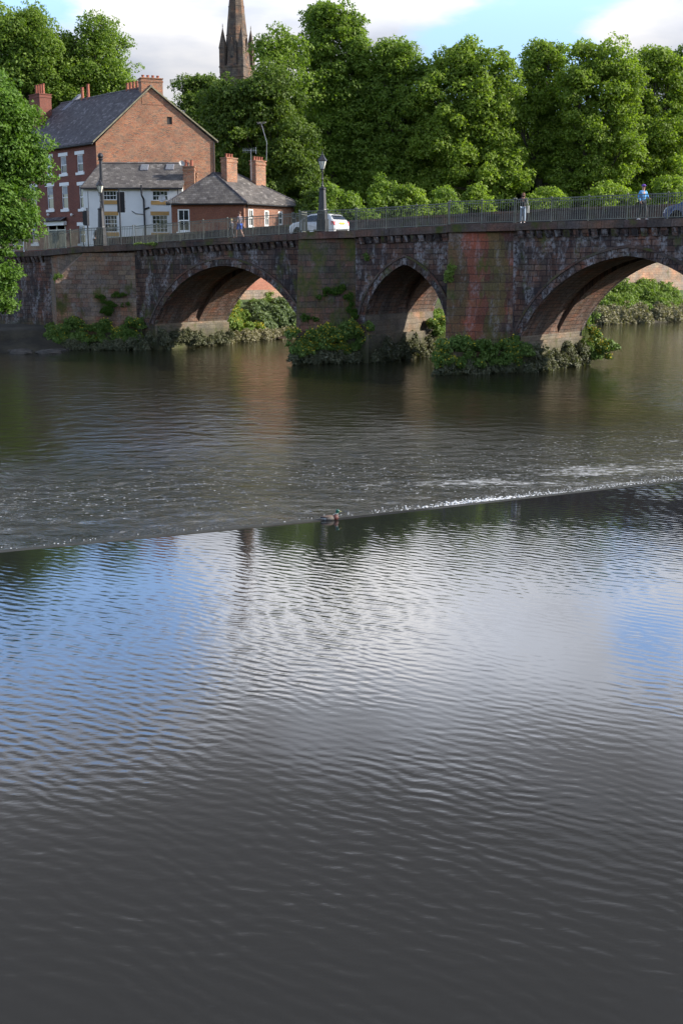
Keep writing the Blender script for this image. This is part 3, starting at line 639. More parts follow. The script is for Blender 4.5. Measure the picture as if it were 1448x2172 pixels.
# ------------------------------------------------------------------ railing
RH=1.28
def rail_stretch(path,label,spread=2.3):
    """path: list of (t,n) corners"""
    r=thing('railing',B(path[0][0],path[0][1],zd(path[0][0])),label,'railing','iron railings along the bridge edge')
    rr=random.Random(len(path)); posts=[]
    for (ta,na),(tb,nb) in zip(path,path[1:]):
        L=math.hypot(tb-ta,nb-na); k=max(1,round(L/spread))
        for i in range(k):
            f0,f1=i/k,(i+1)/k; a=(ta+(tb-ta)*f0,na+(nb-na)*f0); b=(ta+(tb-ta)*f1,na+(nb-na)*f1)
            A=B(a[0],a[1],zd(a[0])); C=B(b[0],b[1],zd(b[0])); posts.append(A)
            d=(C-A); l=d.length; e=d/l; A2=A+e*.035; C2=C-e*.035; up=Vector((0,0,1)); mb=MB()
            for h,tk in ((RH,.045),(RH-.15,.03),(.09,.035)): mb.bar(A2+up*h,C2+up*h,.045,tk)
            nb_=int(l/.125)
            for j in range(1,nb_):
                q=A+d*(j/nb_); jit=Vector((rr.gauss(0,.004),rr.gauss(0,.004),0)); bend=rr.random()<.05
                top=q+up*(RH-.02)
                if bend:
                    md=q+up*.6+e*rr.uniform(-.05,.05); mb.bar(q+up*.09,md,.027); mb.bar(md,q+up*(RH-.15),.027)
                else: mb.bar(q+up*.09+jit,top,.027)
            mb.build('railing_panel',M['rail'],r)
    posts.append(B(path[-1][0],path[-1][1],zd(path[-1][0])))
    for p in posts:
        mb=MB(); mb.bar(p,p+Vector((0,0,RH+.02)),.055); mb.lathe([(.05,RH+.02),(.06,RH+.05),(.03,RH+.09),(.002,RH+.11)],p,8); mb.bar(p+Vector((0,0,.3)),p+Vector((0,0,.0))+BN*.0-BN*.0+Vector((0,0,.01)),.08,.02)
        mb.build('railing_post',M['rail'],r)
    return r
rail_stretch([(-47,-.12),(-29.2,-.12)],'iron railing at the far left end of the bridge beyond the first cutwater')
rail_stretch([(-29.0,-.15),(NZ1,-1.8),(-19.0,-.15)],'iron railing round the leftmost refuge, in front of the white house',2.0)
rail_stretch([(-18.8,-.12),(-2.8,-.12)],'long iron railing above the wide left arch, in front of the brick cottage')
rail_stretch([(-2.7,-.15),(NZ2[0],-1.6),(1.2,-.15)],'iron railing round the middle refuge, in front of the lamp post and white car',2.0)
rail_stretch([(1.3,-.12),(8.0,-.12)],'short iron railing above the narrow middle arch')
rail_stretch([(8.1,-.15),(NZ3[0],-1.6),(12.4,-.15)],'iron railing round the refuge on the red stone cutwater',2.0)
rail_stretch([(12.5,-.12),(46,-.12)],'iron railing above the right arch, in front of the person in blue')

# ------------------------------------------------------------------ street lamps
def lamp(loc,label):
    r=thing('street_lamp',loc,label,'street lamp','lamp posts on the bridge refuges')
    c=Vector(loc)
    mb=MB(); mb.lathe([(.41,0),(.41,.75),(.37,.80),(.36,1.25),(.30,1.33),(.27,1.40),(.21,2.55),(.24,2.58),(.24,2.68),(.12,2.74)],c,8,rot=R(22)); mb.build('column',M['iron'],r)
    mb=MB(); mb.lathe([(.06,2.70),(.085,2.78),(.06,2.85),(.045,3.0),(.035,3.1),(.065,3.2),(.04,3.3),(.035,3.62),(.05,3.68),(.035,3.76)],c,10)
    for k in range(4):
        a=math.pi/2*k+R(22); d=Vector((math.cos(a),math.sin(a),0)); mb.tube([c+Vector((0,0,3.55)),c+d*.10+Vector((0,0,3.60)),c+d*.14+Vector((0,0,3.72)),c+d*.115+Vector((0,0,3.80))],.014,5)
    mb.build('stem',M['iron'],r,True)
    mb=MB(); mb.lathe([(.11,3.82),(.245,4.28)],c,6,rot=R(10)); mb.build('lantern_glass',M['lampglass'],r)
    mb=MB(); mb.lathe([(.02,3.74),(.125,3.78),(.125,3.815)],c,6,rot=R(10)); mb.lathe([(.27,4.285),(.31,4.31),(.29,4.35),(.13,4.58),(.13,4.61),(.09,4.66),(.05,4.69),(.045,4.75),(.06,4.78),(.015,4.84),(.004,4.98)],c,6,rot=R(10))
    for k in range(6):
        a=R(10)+math.pi/3*k; d=Vector((math.cos(a),math.sin(a),0)); mb.bar(c+d*.118+Vector((0,0,3.80)),c+d*.253+Vector((0,0,4.29)),.018)
    mb.build('lantern_frame',M['iron'],r); return r
def refuge_lamp(px,n,label):
    t,_=onbridge(px,495,n); lamp(B(t,n,zd(t)),label)
refuge_lamp(684,-.62,'black lantern lamp post on the middle refuge beside the white car')
refuge_lamp(216,-.75,'black lantern lamp post on the left refuge in front of the white house')
# ------------------------------------------------------------------ buildings
class Wall:
    """vertical wall through a and b (ground points); u runs along it, outside is to the right of a->b reversed"""
    def __init__(s,a,b): 
        s.a=Vector((a[0],a[1],0)); s.b=Vector((b[0],b[1],0)); s.L=(s.b-s.a).length; s.e=(s.b-s.a)/s.L; s.n=Vector((s.e.y,-s.e.x,0))
    def p(s,u,z,o=0): return s.a+s.e*u+s.n*o+Vector((0,0,z))
    def px(s,x,y):
        q=onplane(x,y,s.a,s.n); return (q-s.a).dot(s.e),q.z
    def rect(s,x0,y0,x1,y1):
        xm=(x0+x1)/2; ym=(y0+y1)/2
        return (s.px(x0,ym)[0],s.px(xm,y1)[1],s.px(x1,ym)[0],s.px(xm,y0)[1])
def wall_mesh(mb,w,z0,top,holes,depth=.13,u0=0,u1=None):
    """top: list of (u,z) outline of the wall head; holes: (ua,za,ub,zb)"""
    u1=w.L if u1 is None else u1
    us=sorted({u0,u1}|{h[0] for h in holes}|{h[2] for h in holes}|{a for a,_ in top if u0<a<u1}); us=[u for u in us if u0<=u<=u1]
    tz=lambda u: float(np.interp(u,[a for a,_ in top],[b for _,b in top]))
    hz=sorted({z0}|{h[1] for h in holes}|{h[3] for h in holes})
    for (ua_,za_),(ub_,zb_) in zip(top,top[1:]):
        for z_ in hz:
            if (za_-z_)*(zb_-z_)<0: us.append(ua_+(ub_-ua_)*(z_-za_)/(zb_-za_))
    us=sorted(set(us))
    for ua,ub in zip(us,us[1:]):
        um=(ua+ub)/2
        for i,za in enumerate(hz):
            zb=hz[i+1] if i+1<len(hz) else None
            if zb is not None and any(h[0]<um<h[2] and h[1]<(za+zb)/2<h[3] for h in holes): continue
            if zb is not None and tz(um)<zb: zb=None
            if tz(um)<za: break
            if zb is None: mb.face([w.p(ua,za),w.p(ub,za),w.p(ub,tz(ub)),w.p(ua,tz(ua))],uv=[(ua,za),(ub,za),(ub,tz(ub)),(ua,tz(ua))])
            else: mb.face([w.p(ua,za),w.p(ub,za),w.p(ub,zb),w.p(ua,zb)],uv=[(ua,za),(ub,za),(ub,zb),(ua,zb)])
    for (a,b,c,d) in holes:
        for p,q_ in (((a,b),(c,b)),((c,b),(c,d)),((c,d),(a,d)),((a,d),(a,b))):
            mb.face([w.p(*p,0),w.p(*p,-depth),w.p(*q_,-depth),w.p(*q_,0)])
def obox(mb,w,a,b,c,d,o0,o1,m=0):
    P=[w.p(a,b,o1),w.p(c,b,o1),w.p(c,b,o0),w.p(a,b,o0),w.p(a,d,o1),w.p(c,d,o1),w.p(c,d,o0),w.p(a,d,o0)]; mb.hexa(P,m)
def window(par,w,h,cols,rows,fr=.055,bar=.022,blind=0,lintel=None,sill=None,lm=None,fm=None,depth=.13,sash=True,name='window'):
    a,b,c,d=h; mb=MB(); f=fr; o0,o1=-depth-.02,-depth+.055
    obox(mb,w,a,b,c,b+f*1.3,o0,o1); obox(mb,w,a,d-f,c,d,o0,o1); obox(mb,w,a,b+f*1.3,a+f,d-f,o0,o1); obox(mb,w,c-f,b+f*1.3,c,d-f,o0,o1)
    if sash: obox(mb,w,a+f,(b+d)/2-f*.45,c-f,(b+d)/2+f*.45,o0,o1+.01)
    for i in range(1,cols): u=a+(c-a)*i/cols; obox(mb,w,u-bar/2,b+f*1.3,u+bar/2,d-f,o0+.01,o1-.02)
    for i in range(1,rows):
        z=b+(d-b)*i/rows
        if sash and abs(z-(b+d)/2)<.05: continue
        obox(mb,w,a+f,z-bar/2,c-f,z+bar/2,o0+.01,o1-.015)
    fo=mb.build(name,fm or M['white'],par)
    g=MB(); obox(g,w,a+f*.5,b+f*.5,c-f*.5,d-f*.5,-depth-.015,-depth+.0); g.build('pane',M['glass'],fo)
    if blind:
        g=MB(); z=d-(d-b)*blind; g.face([w.p(a+f,z,-depth+.006),w.p(a+f+(c-a-2*f)*.85,z,-depth+.006),w.p(a+f+(c-a-2*f)*.85,d-f,-depth+.006),w.p(a+f,d-f,-depth+.006)]); g.build('blind',M['curtain'],fo)
    if lintel: g=MB(); obox(g,w,a-lintel[0],d+.003,c+lintel[0],d+lintel[1],-.05,.035); g.build('lintel',lm or M['white'],fo)
    if sill: g=MB(); obox(g,w,a-sill[0],b-sill[1],c+sill[0],b-.003,-.1,.09); g.build('sill',lm or M['white'],fo)
    return fo
def slab(mb,pts,th=.14,m=0):
    n=(Vector(pts[1])-Vector(pts[0])).cross(Vector(pts[2])-Vector(pts[0])).normalized(); 
    if n.z<0: pts=pts[::-1]; n=-n
    T=[Vector(p)+n*th for p in pts]; Bq=[Vector(p) for p in pts]
    mb.face(T,m); mb.face(Bq[::-1],m)
    for i in range(len(pts)): j=(i+1)%len(pts); mb.face([Bq[i],Bq[j],T[j],T[i]],m)
def pots(par,cen,e,n,z,r,h,mat=None,sp=.36,kinds=None):
    for i in range(n):
        c=Vector(cen)+Vector(e)*(i-(n-1)/2)*sp; mb=MB(); k=(kinds[i%len(kinds)] if kinds else 1.0)
        mb.lathe([(r*1.05,z-.02),(r*1.05,z+.05),(r*.85,z+.08),(r*.75,z+h*k-.08),(r*.95,z+h*k-.06),(r*.95,z+h*k),(r*.65,z+h*k),(r*.65,z+h*k-.1)],(c.x,c.y,0),10)
        mb.build('chimney_pot',mat or M['pot'],par)
def chimney(par,cen,e,lx,ly,z0,z1,mat,npots,potr=.14,poth=.45,potmat=None,kinds=None,sp=.36,zc=None):
    e=Vector(e).normalized(); f=Vector((-e.y,e.x,0)); c=Vector((cen[0],cen[1],0)); mb=MB()
    def ring(a,b,s0,s1,):
        P=[c-e*(lx/2+a)-f*(ly/2+a),c+e*(lx/2+a)-f*(ly/2+a),c+e*(lx/2+a)+f*(ly/2+a),c-e*(lx/2+a)+f*(ly/2+a)]
        mb.hexa([p+Vector((0,0,s0)) for p in P]+[p+Vector((0,0,s1)) for p in P])
    ring(0,0,z0,z1-.42); ring(.05,0,z1-.418,z1-.26); ring(0.0,0,z1-.258,z1-.10); ring(.07,0,z1-.098,z1)
    o=mb.build('chimney',mat,par); pots(o,c,e,npots,z1,potr,poth,potmat,sp,kinds)
    mb=MB(); ring(.03,0,z0+.0,z0+.01); return o
GZ=6.85
V2=lambda p:Vector((p.x,p.y,0))
# --- tall gabled house
A=V2(at(203,300,121)); Bc=V2(at(455,300,125.5)); VV=Vector((-14.5,16,0)); EZ=at(203,301,121).z; AP=at(322,186,123.2); EZB=at(455,301,125.5).z
big=thing('brick_house',(A.x,A.y,GZ),'tall three storey brick house with a wide orange gable wall and slate roof','house')
gw=Wall(A,Bc); fw=Wall(A+VV,A)
ua=gw.px(320,200)[0]; mb=MB(); hole=gw.rect(354,247,365,263)
wall_mesh(mb,gw,GZ-1.5,[(0,EZ),(ua,AP.z),(gw.L,EZB)],[hole]); bw=Wall(Bc,Bc+VV); wall_mesh(mb,bw,GZ-1.5,[(0,EZB),(bw.L,EZB)],[])
kw=Wall(Bc+VV,A+VV); wall_mesh(mb,kw,GZ-1.5,[(0,EZB),(kw.L,EZ)],[])
mb.build('gable_wall',M['brick'],big)
mb=MB(); obox(mb,gw,hole[0],hole[1],hole[2],hole[3],-.14,-.12); mb.build('attic_opening',plain('dark_board',(.03,.028,.026),.8),big)
holes=[];specs=[]
for (x0,x1) in ((98,110),(128,141),(163,176)):
    cx0=(x0+x1)/2; k=(176-cx0)/72
    top0,bot0=326+k*8,364+k*7
    holes.append(fw.rect(x0,top0,x1,bot0)); specs.append((.55 if x0!=128 else .5,))
for (x0,x1) in ((66,78),(100,113),(131,144),(168,181)):
    cx0=(x0+x1)/2; k=(176-cx0)/72; holes.append(fw.rect(x0,392+k*3,x1,442+k*2)); specs.append((.0 if x0==168 else .35,))
for (x0,x1) in ((68,80),(168,181)):
    holes.append(fw.rect(x0,478,x1,516)); specs.append((.3,))
dz=fw.px(123,530)[1]; 
dr=fw.rect(103,478,140,526); holes.append(dr)
mb=MB(); wall_mesh(mb,fw,GZ-1.5,[(0,EZ-.05),(fw.L,EZ-.05)],holes); mb.build('front_wall',M['brick_red'],big)
for h,s in zip(holes[:-1],specs):
    window(big,fw,h,1,2,fr=.10,blind=s[0],lintel=(.32,.34),sill=(.22,.26))
mb=MB(); a,b,c,d=dr
for (u0,u1) in ((a,a+.12),((a+c)/2-.06,(a+c)/2+.06),(c-.12,c)): obox(mb,fw,u0,b,u1,d,-.12,.02)
obox(mb,fw,a+.12,d-.5,c-.12,d-.4,-.12,.01); fo=mb.build('door_surround',M['cream'],big)
mb=MB(); obox(mb,fw,a+.1,b,(a+c)/2-.05,d-.42,-.13,-.10); obox(mb,fw,(a+c)/2+.05,b,c-.1,d-.42,-.13,-.10); mb.build('door',plain('dark_green_door',(.03,.045,.035),.4),big)
mb=MB(); obox(mb,fw,a-.25,d,c+.25,d+.42,0.0,.35); fo2=mb.build('door_entablature',M['white'],big)
mb=MB(); slab(mb,[fw.p(a-.45,d+.44,.75),fw.p(c+.45,d+.44,.75),fw.p(c+.35,d+.80,.02),fw.p(a-.35,d+.80,.02)],.06); mb.build('door_hood',M['slate'],big)
for x in (106,156):
    u,z=fw.px(x,454); mb=MB(); mb.bar(fw.p(u,z,0),fw.p(u,z,.25),.05); mb.ell(fw.p(u,z-.05,.25),(.13,.13,.16),8,6); mb.build('wall_lamp',M['white'],big)
# roof
ov=.25; Rz=AP; ridge0=gw.p(ua,AP.z,.12); ridge1=ridge0+VV*1.01
E0=fw.p(fw.L+.0,EZ-.12,.35)+gw.n*.12; E1=fw.p(-.3,EZ-.12,.35)
mb=MB(); slab(mb,[E1,E0,ridge0,ridge1-VV.normalized()*4.0],.16)
F0=gw.p(gw.L+.3,EZB-.05,.12); F1=F0+VV*1.01; slab(mb,[F0,F1,ridge1-VV.normalized()*4.0,ridge0],.16); slab(mb,[F1,E1,ridge1-VV.normalized()*4.0],.16)
rf=mb.build('roof',M['slate'],big)
mb=MB(); up=Vector((0,0,.17)); mb.tube([ridge0+up,ridge1-VV.normalized()*4+up],.13,8); mb.build('ridge_tiles',M['slate'],rf)
mb=MB()
for p,q_ in ((E0,ridge0),(ridge0,F0)): mb.bar(p+Vector((0,0,.12))+gw.n*.02,q_+Vector((0,0,.12))+gw.n*.02,.26,.12)
mb.build('verge_stones',plain('pale_verge',(.22,.20,.13),.9,0,.3,3),rf)
mb=MB(); mb.tube([E1+fw.n*.05,E0+fw.n*.05-gw.n*.15],.09,8); mb.tube([F0+Vector((0,0,.4)),gw.p(gw.L-.12,EZB,.1),gw.p(gw.L-.12,GZ,.1)],.07,6); mb.build('gutter',M['iron'],big)
u,z=gw.px(323,200); cz=gw.px(323,164)[1]; cc=gw.p(u,0,-.62)
chimney(big,cc,gw.e,2.15,1.3,AP.z-1.6,cz,M['brick'],4,.17,.30,sp=.5)
u2=ridge0+VV.normalized()*3.4; pots(rf,Vector((u2.x,u2.y,0)),VV.normalized(),4,AP.z+.15,.17,.75,sp=.6)
for x,hh in ((206,1.4),(218,1.6)):
    f=(ridge0.x-at(x,200,ridge0.y+8).x); q_=ridge0+VV.normalized()*(13.2 if x==206 else 12.0); pots(rf,Vector((q_.x,q_.y,0)),VV.normalized(),1,AP.z+.0,.20,hh)
# front slope stack, by the pixel of its foot on the roof
def onroof(x,y,p,n): return onplane(x,y,p,n)
rn=(E0-E1).cross(ridge0-E1).normalized(); q_=onroof(88,262,E1,rn); chimney(big,(q_.x,q_.y),VV,2.3,1.4,q_.z-1.2,at(95,200,q_.y).z,M['brick_red'],4,.2,1.05,sp=.5)
q_=onroof(140,235,E1,rn)
mb=MB(); d=(ridge0-E0).normalized(); e=VV.normalized()
for k in (0,.45): P=[q_+e*k,q_+e*(k+.28),q_+e*(k+.28)+d*2.6,q_+e*k+d*2.6]; slab(mb,P,.21)
mb.build('roof_light',M['lead'],rf)

# --- white rendered house
WA=V2(at(176,400,113)); WB=V2(at(386,400,113.0)); ww=Wall(WA,WB); wez=at(280,399,113).z; wrz=at(280,349,116.2).z; DEP=Vector((.3,6.4,0))
wh=thing('white_house',(WA.x,WA.y,GZ),'low white rendered house with ochre lintels and a grey slate roof','house')
hs=[ww.rect(219,404,247,424),ww.rect(323,404,356,425),ww.rect(222,456,249,492),ww.rect(323,456,356,493)]
mb=MB(); wall_mesh(mb,ww,GZ-1.5,[(0,wez),(ww.L,wez)],hs)
w_=Wall(WA+DEP,WA); wall_mesh(mb,w_,GZ-1.5,[(0,wez),(w_.L,wez)],[])
for w_ in (Wall(WB,WB+DEP),): wall_mesh(mb,w_,GZ-1.5,[(0,wez),(w_.L/2,wrz),(w_.L,wez)],[])
w_=Wall(WB+DEP,WA+DEP); wall_mesh(mb,w_,GZ-1.5,[(0,wez),(w_.L,wez)],[])
mb.build('wall',M['render'],wh)
for i,h in enumerate(hs): window(wh,ww,h,4,2 if i<2 else 4,fr=.06,bar=.03,lintel=(.13,.34) if i>1 else (.13,.20),sill=(.13,.36),lm=M['ochre'],depth=.1)
mb=MB(); a0=ww.p(-.15,wez-.05,.35); a1=ww.p(ww.L+.1,wez-.05,.35); r0=ww.p(1.0,wrz,-3.2); r1=ww.p(ww.L+.3,wrz,-3.2); b0=ww.p(-.1,wez-.05,-6.7); b1=ww.p(ww.L+.3,wez-.05,-6.7)
slab(mb,[a0,a1,r1,r0],.13); slab(mb,[b0,a0,r0],.13); slab(mb,[b1,b0,r0,r1],.13); rf=mb.build('roof',M['slate2'],wh)
mb=MB(); mb.tube([r0+Vector((0,0,.14)),r1+Vector((0,0,.14))],.11,8); mb.build('ridge_tiles',M['slate2'],rf)
rn=(a1-a0).cross(r0-a0).normalized(); rn=rn if rn.z>0 else -rn
for x,y in ((307,358),(361,357)):
    q_=onplane(x,y,a0,rn); dd=(r1-a1); dd=(dd-ww.e*dd.dot(ww.e)).normalized(); mb=MB(); P=[q_+ww.e*sx*.36+dd*sy*.48 for sx,sy in ((-1,-1),(1,-1),(1,1),(-1,1))]; slab(mb,P,.22); k=mb.build('skylight',M['lead'],rf)
    mb=MB(); P=[q_+ww.e*sx*.29+dd*sy*.40+rn*.225 for sx,sy in ((-1,-1),(1,-1),(1,1),(-1,1))]; slab(mb,P,.006); mb.build('pane',plain('skylight_glass',(.16,.17,.18),.15,0,.2),k)
mb=MB(); mb.tube([ww.p(-.15,wez-.03,.42),ww.p(ww.L+.1,wez-.03,.42)],.07,8)
u,_=ww.px(303,440); z1=ww.px(303,392)[1]; mb.tube([ww.p(u,z1,.5),ww.p(u,z1-.9,.45),ww.p(u+.12,z1-1.3,.12),ww.p(u+.16,GZ-.5,.1)],.085,8)
u2,zz=ww.px(317,442); mb.tube([ww.p(u2,zz+.1,.1),ww.p(u+.14,zz-.05,.1)],.08,6); u3,z3=ww.px(280,447); mb.tube([ww.p(u3,z3,.1),ww.p(u3+.35,z3-.25,.1),ww.p(u+.14,z3-.3,.1)],.035,6)
uu,_=ww.px(378,410); mb.tube([ww.p(uu+.0,wez,.35),ww.p(uu,GZ,.1)],.045,6); mb.build('drainpipe',M['iron'],wh)
c=at(401,365,114.0); chimney(wh,(c.x,c.y),ww.e,1.05,.8,wez-.6,at(400,352,114).z,M['brick'],2,.17,.55,sp=.5); c2=at(403,365,114.9); chimney(wh,(c2.x+.35,c2.y),ww.e,.6,.6,wez-.2,at(400,365,114).z,M['brick'],0)
# ochre band on the left reveal: none seen

# --- hipped brick cottage
HA=V2(at(363,430,108)); HB=V2(at(517,430,107.2)); SV=V2(at(634,438,113.2))-HB
hw=Wall(HA,HB); hside=Wall(HB,HB+SV); hez=at(517,431,107.2).z
ct=thing('brick_cottage',(HA.x,HA.y,GZ),'low brick cottage with a hipped slate roof and white windows above the river','house')
fh=hw.rect(377,443,402,491); sh=[hside.rect(a,b,c,d) for a,b,c,d in ((527,443,537,480),(561,446,570,479),(590,448,599,477),(619,450,628,475))]
mb=MB(); wall_mesh(mb,hw,GZ-4,[(0,hez),(hw.L,hez)],[fh]); mb.build('front_wall',masonry('cottage_shaded_brick',[(.22,.07,.042),(.17,.06,.04),(.25,.09,.05),(.20,.075,.05)],.232,.077,.011,(.16,.12,.09),dark=.3,distort=.006,bump=.4,seed=17),ct)  # cottage brick in darker tones, the front's shade put into the colour
mb=MB(); wall_mesh(mb,hside,GZ-4,[(0,hez),(hside.L,hez)],sh)
w_=Wall(HB+SV,HA+SV); wall_mesh(mb,w_,GZ-4,[(0,hez),(w_.L,hez)],[]); w_=Wall(HA+SV,HA); wall_mesh(mb,w_,GZ-4,[(0,hez),(w_.L,hez)],[]); mb.build('side_wall',M['brick_low'],ct)
window(ct,hw,fh,2,2,fr=.11,bar=.05,sill=(.12,.14),depth=.08)
for h in sh: window(ct,hside,h,2,2,fr=.10,bar=.04,sill=(.08,.1),depth=.05)
o=.35; S1=SV.normalized(); e1=hw.e
c0=hw.p(-o,hez-.06,o); c1=HB+e1*o*1.0+hw.n*o+Vector((0,0,hez-.06)); c2=HB+SV+e1*o+S1*o+Vector((0,0,hez-.06)); c3=HA+SV-e1*o+S1*o+Vector((0,0,hez-.06))
rg0=at(453,369,(c0.y+c3.y)/2-1.4); rg1=rg0+S1*max(2.0,SV.length-4.2); rg1=Vector((rg1.x,rg1.y,rg0.z))
mb=MB(); slab(mb,[c0,c1,rg0],.12); slab(mb,[c1,c2,rg1,rg0],.12); slab(mb,[c2,c3,rg1],.12); slab(mb,[c3,c0,rg0,rg1],.12); rf=mb.build('roof',M['slate2'],ct)
mb=MB()
for p,q_ in ((c0,rg0),(c1,rg0),(rg0,rg1),(rg1,c2)): mb.tube([p+Vector((0,0,.12)),q_+Vector((0,0,.14))],.10,6)
mb.build('hip_tiles',M['slate'],rf)
mb=MB(); mb.tube([c0,c1],.07,6); mb.tube([c1,c2],.06,6); mb.tube([hside.p(.35,hez,.1),hside.p(.35,GZ,.1)],.05,6); mb.build('gutter',M['iron'],ct)
rn=(c2-c1).cross(rg0-c1).normalized(); rn=rn if rn.z>0 else -rn
for (x,y,yt,nm) in ((494,391,334,3),(555,399,340,4)):
    q_=onplane(x,y,c1,rn); q_=q_+Vector((-.35,.35,0)); chimney(ct,(q_.x,q_.y),S1,1.35,.72,q_.z-.7,at(x,yt,q_.y).z,M['brick'],nm,.12,.34,sp=.34)
# aerials on the cottage roof and corner
def mast(base,h,name,label,kind):
    r=thing(name,base,label,'aerial'); b=Vector(base)
    if kind=='tall':
        mb=MB(); mb.tube([b,b+Vector((.05,0,h*.5)),b+Vector((-.25,0,h*.82)),b+Vector((-.42,0,h))],.028,5); mb.build('pole',M['metal'],r)
        mb=MB()
        t=b+Vector((-.42,0,h))
        for a in (-.4,.1,.45): mb.lathe([(.03,0),(.16,.05),(.2,.12)],t+Vector((a*.6,0,-.05+abs(a)*.2)),8)
        mb.bar(t+Vector((-.35,0,0)),t+Vector((.35,0,.05)),.03); mb.build('antenna_head',M['metal'],r)
    else:
        mb=MB(); mb.tube([b,b+Vector((0,0,h))],.03,5); mb.build('pole',M['metal'],r)
        mb=MB(); t=b+Vector((0,0,h-.15)); mb.bar(t+Vector((-.75,.2,.05)),t+Vector((.5,-.1,0)),.03)
        for k in range(7): c_=t+Vector((-.7+k*.19,.19-k*.045,.04)); mb.bar(c_+Vector((0,0,-.2)),c_+Vector((0,0,.2)),.018)
        mb.bar(t+Vector((.45,-.1,-.3)),t+Vector((.45,-.1,.3)),.05); mb.build('antenna_head',M['metal'],r)
b=at(565,340,110.8); mast(b,at(560,262,110.8).z-b.z,'radio_mast','very tall thin bent mast beside the right cottage chimney','tall')
b=at(533,382,110.5); mast(b,at(533,315,110.5).z-b.z,'television_aerial','thin television aerial between the two cottage chimneys','tv')
def dish(loc,label,r0,face,extra=False):
    r=thing('satellite_dish',loc,label,'satellite dish'); c=Vector(loc); mb=MB(); f=Vector(face).normalized(); x=f.cross(Vector((0,0,1))).normalized(); y=x.cross(f)
    for i in range(4):
        for k in range(12):
            def P(i_,k_): rr_=r0*i_/4; a=k_*math.pi/6; return c+x*math.cos(a)*rr_+y*math.sin(a)*rr_+f*(rr_*rr_*.5/r0)
            mb.face([P(i,k),P(i,k+1),P(i+1,k+1),P(i+1,k)]); 
            mb.face([P(i,k)-f*.015,P(i+1,k)-f*.015,P(i+1,k+1)-f*.015,P(i,k+1)-f*.015])
    mb.build('dish',plain('dish_grey',(.45,.45,.44),.5),r)
    mb=MB(); mb.bar(c-y*r0*.8,c+f*r0*1.1,.025); mb.bar(c,c-f*.3-Vector((0,0,.15)),.04)
    if extra:
        mb.bar(c+Vector((.1,0,-.15)),c+Vector((1.5,-.1,-.35)),.035)
        for k in range(7): mb.bar(c+Vector((.25+k*.18,-.1,-.35)),c+Vector((.3+k*.18,-.1,.05)),.025)
        mb.bar(c+Vector((.7,0,-.8)),c+Vector((.7,0,.1)),.04)
    mb.build('arm',M['metal'],r)
dish(at(345,421,107.6),'pale dish and aerial bracket on the left corner of the cottage',.34,(-.3,-1,.25),True)
dish(at(385,347,114.3),'small grey dish beside the white house chimney',.27,(.3,-1,.3))
# --- tall black vent pipe, traffic signals, notice board
b=V2(at(219,480,112)); z1=at(215,330,112).z
r=thing('vent_pipe',(b.x,b.y,GZ),'very tall slim black iron vent pipe with a ball on top, behind the left lamp','pipe')
mb=MB(); mb.tube([(b.x,b.y,GZ-.3),(b.x,b.y,z1-.1)],.15,10); mb.build('pipe',M['iron'],r); mb=MB(); mb.ell((b.x,b.y,z1),(.26,.26,.28),10,8); mb.lathe([(.19,z1-.4),(.24,z1-.3),(.17,z1-.2)],(b.x,b.y,0),10); mb.build('ball_cap',M['iron'],r)
def signal(px,top,bot,n,label,double,rz):
    t,_=onbridge(px,500,n); g=B(t,n,zd(t)-.03); q=onplane(px,top,B(0,n),BN).z; q2=onplane(px,bot,B(0,n),BN).z
    r=thing('traffic_light',g,label,'traffic light','traffic lights at the left end of the bridge')
    mb=MB(); mb.tube([g,Vector((g.x,g.y,q+.15))],.055,8); mb.lathe([(.057,0),(.075,.04),(.03,.08)],(g.x,g.y,q+.12),8); mb.build('pole',M['iron'],r)
    d=Vector((math.cos(rz),math.sin(rz),0)); s=Vector((-d.y,d.x,0)); H=q-q2
    mb=MB(); c=Vector((g.x,g.y,0))-s*.10+d*.14
    def bx(cc,a,b_,z0,z1): 
        P=[cc-d*a-s*b_,cc-d*a+s*b_,cc+d*a+s*b_,cc+d*a-s*b_]; P=[p for p in P]; mb.hexa([Vector((p.x,p.y,z0)) for p in P][::-1]+[Vector((p.x,p.y,z1)) for p in P][::-1])
    bx(c+s*.05,.02,.30,q2,q); bx(c+d*.12,.10,.17,q2+.06,q-.06)
    for k in range(3):
        zc=q2+H*(k+.5)/3; cc=c+d*.22+Vector((0,0,zc)); 
        for j in range(-4,5):
            a=j*math.pi/9; p=cc+s*math.sin(a)*.12+Vector((0,0,math.cos(a)*.12)); mb.bar(p,p+d*.20,.045,.01)
    h=mb.build('signal_head',M['iron'],r)
    for k,cn in enumerate(((.02,.10,.05),(.18,.09,.01),(.16,.015,.01))):
        mb=MB(); zc=q2+H*(k+.5)/3; cc=c+d*.225+Vector((0,0,zc)); mb.ell(cc,(.10,.10,.10),10,6); mb.build('lens',plain('signal_lens',cn,.3),h)
    if double:
        mb=MB(); c=Vector((g.x,g.y,0))+s*.28-d*.1; bx(c,.14,.15,q2,q-.05); mb.build('side_signal_head',M['iron'],r)
        mb=MB(); m_=Vector((g.x,g.y,q))+Vector((.12,0,0)); mb.tube([m_-Vector((0,0,.4)),m_+Vector((0,0,onplane(px+4,404,B(0,n),BN).z-q))],.028,6); mb.build('mast',M['iron'],r)
signal(256,406,450,1.0,'black traffic light seen from behind in front of the white house wall',False,R(75))
signal(187,446,478,.9,'pair of black traffic signals with a thin mast at the white house corner',True,R(160))
g=at(40,535,106); r=thing('notice_board',(g.x,g.y,GZ),'dark notice board in a pale blue frame at the left end of the bridge','notice board')
z0,z1=at(40,530,106).z-.2,at(40,490,106).z; mb=MB()
for s_ in (-1,1): mb.box((g.x+s_*.45,g.y,(GZ+z1)/2),(.09,.09,z1-GZ))
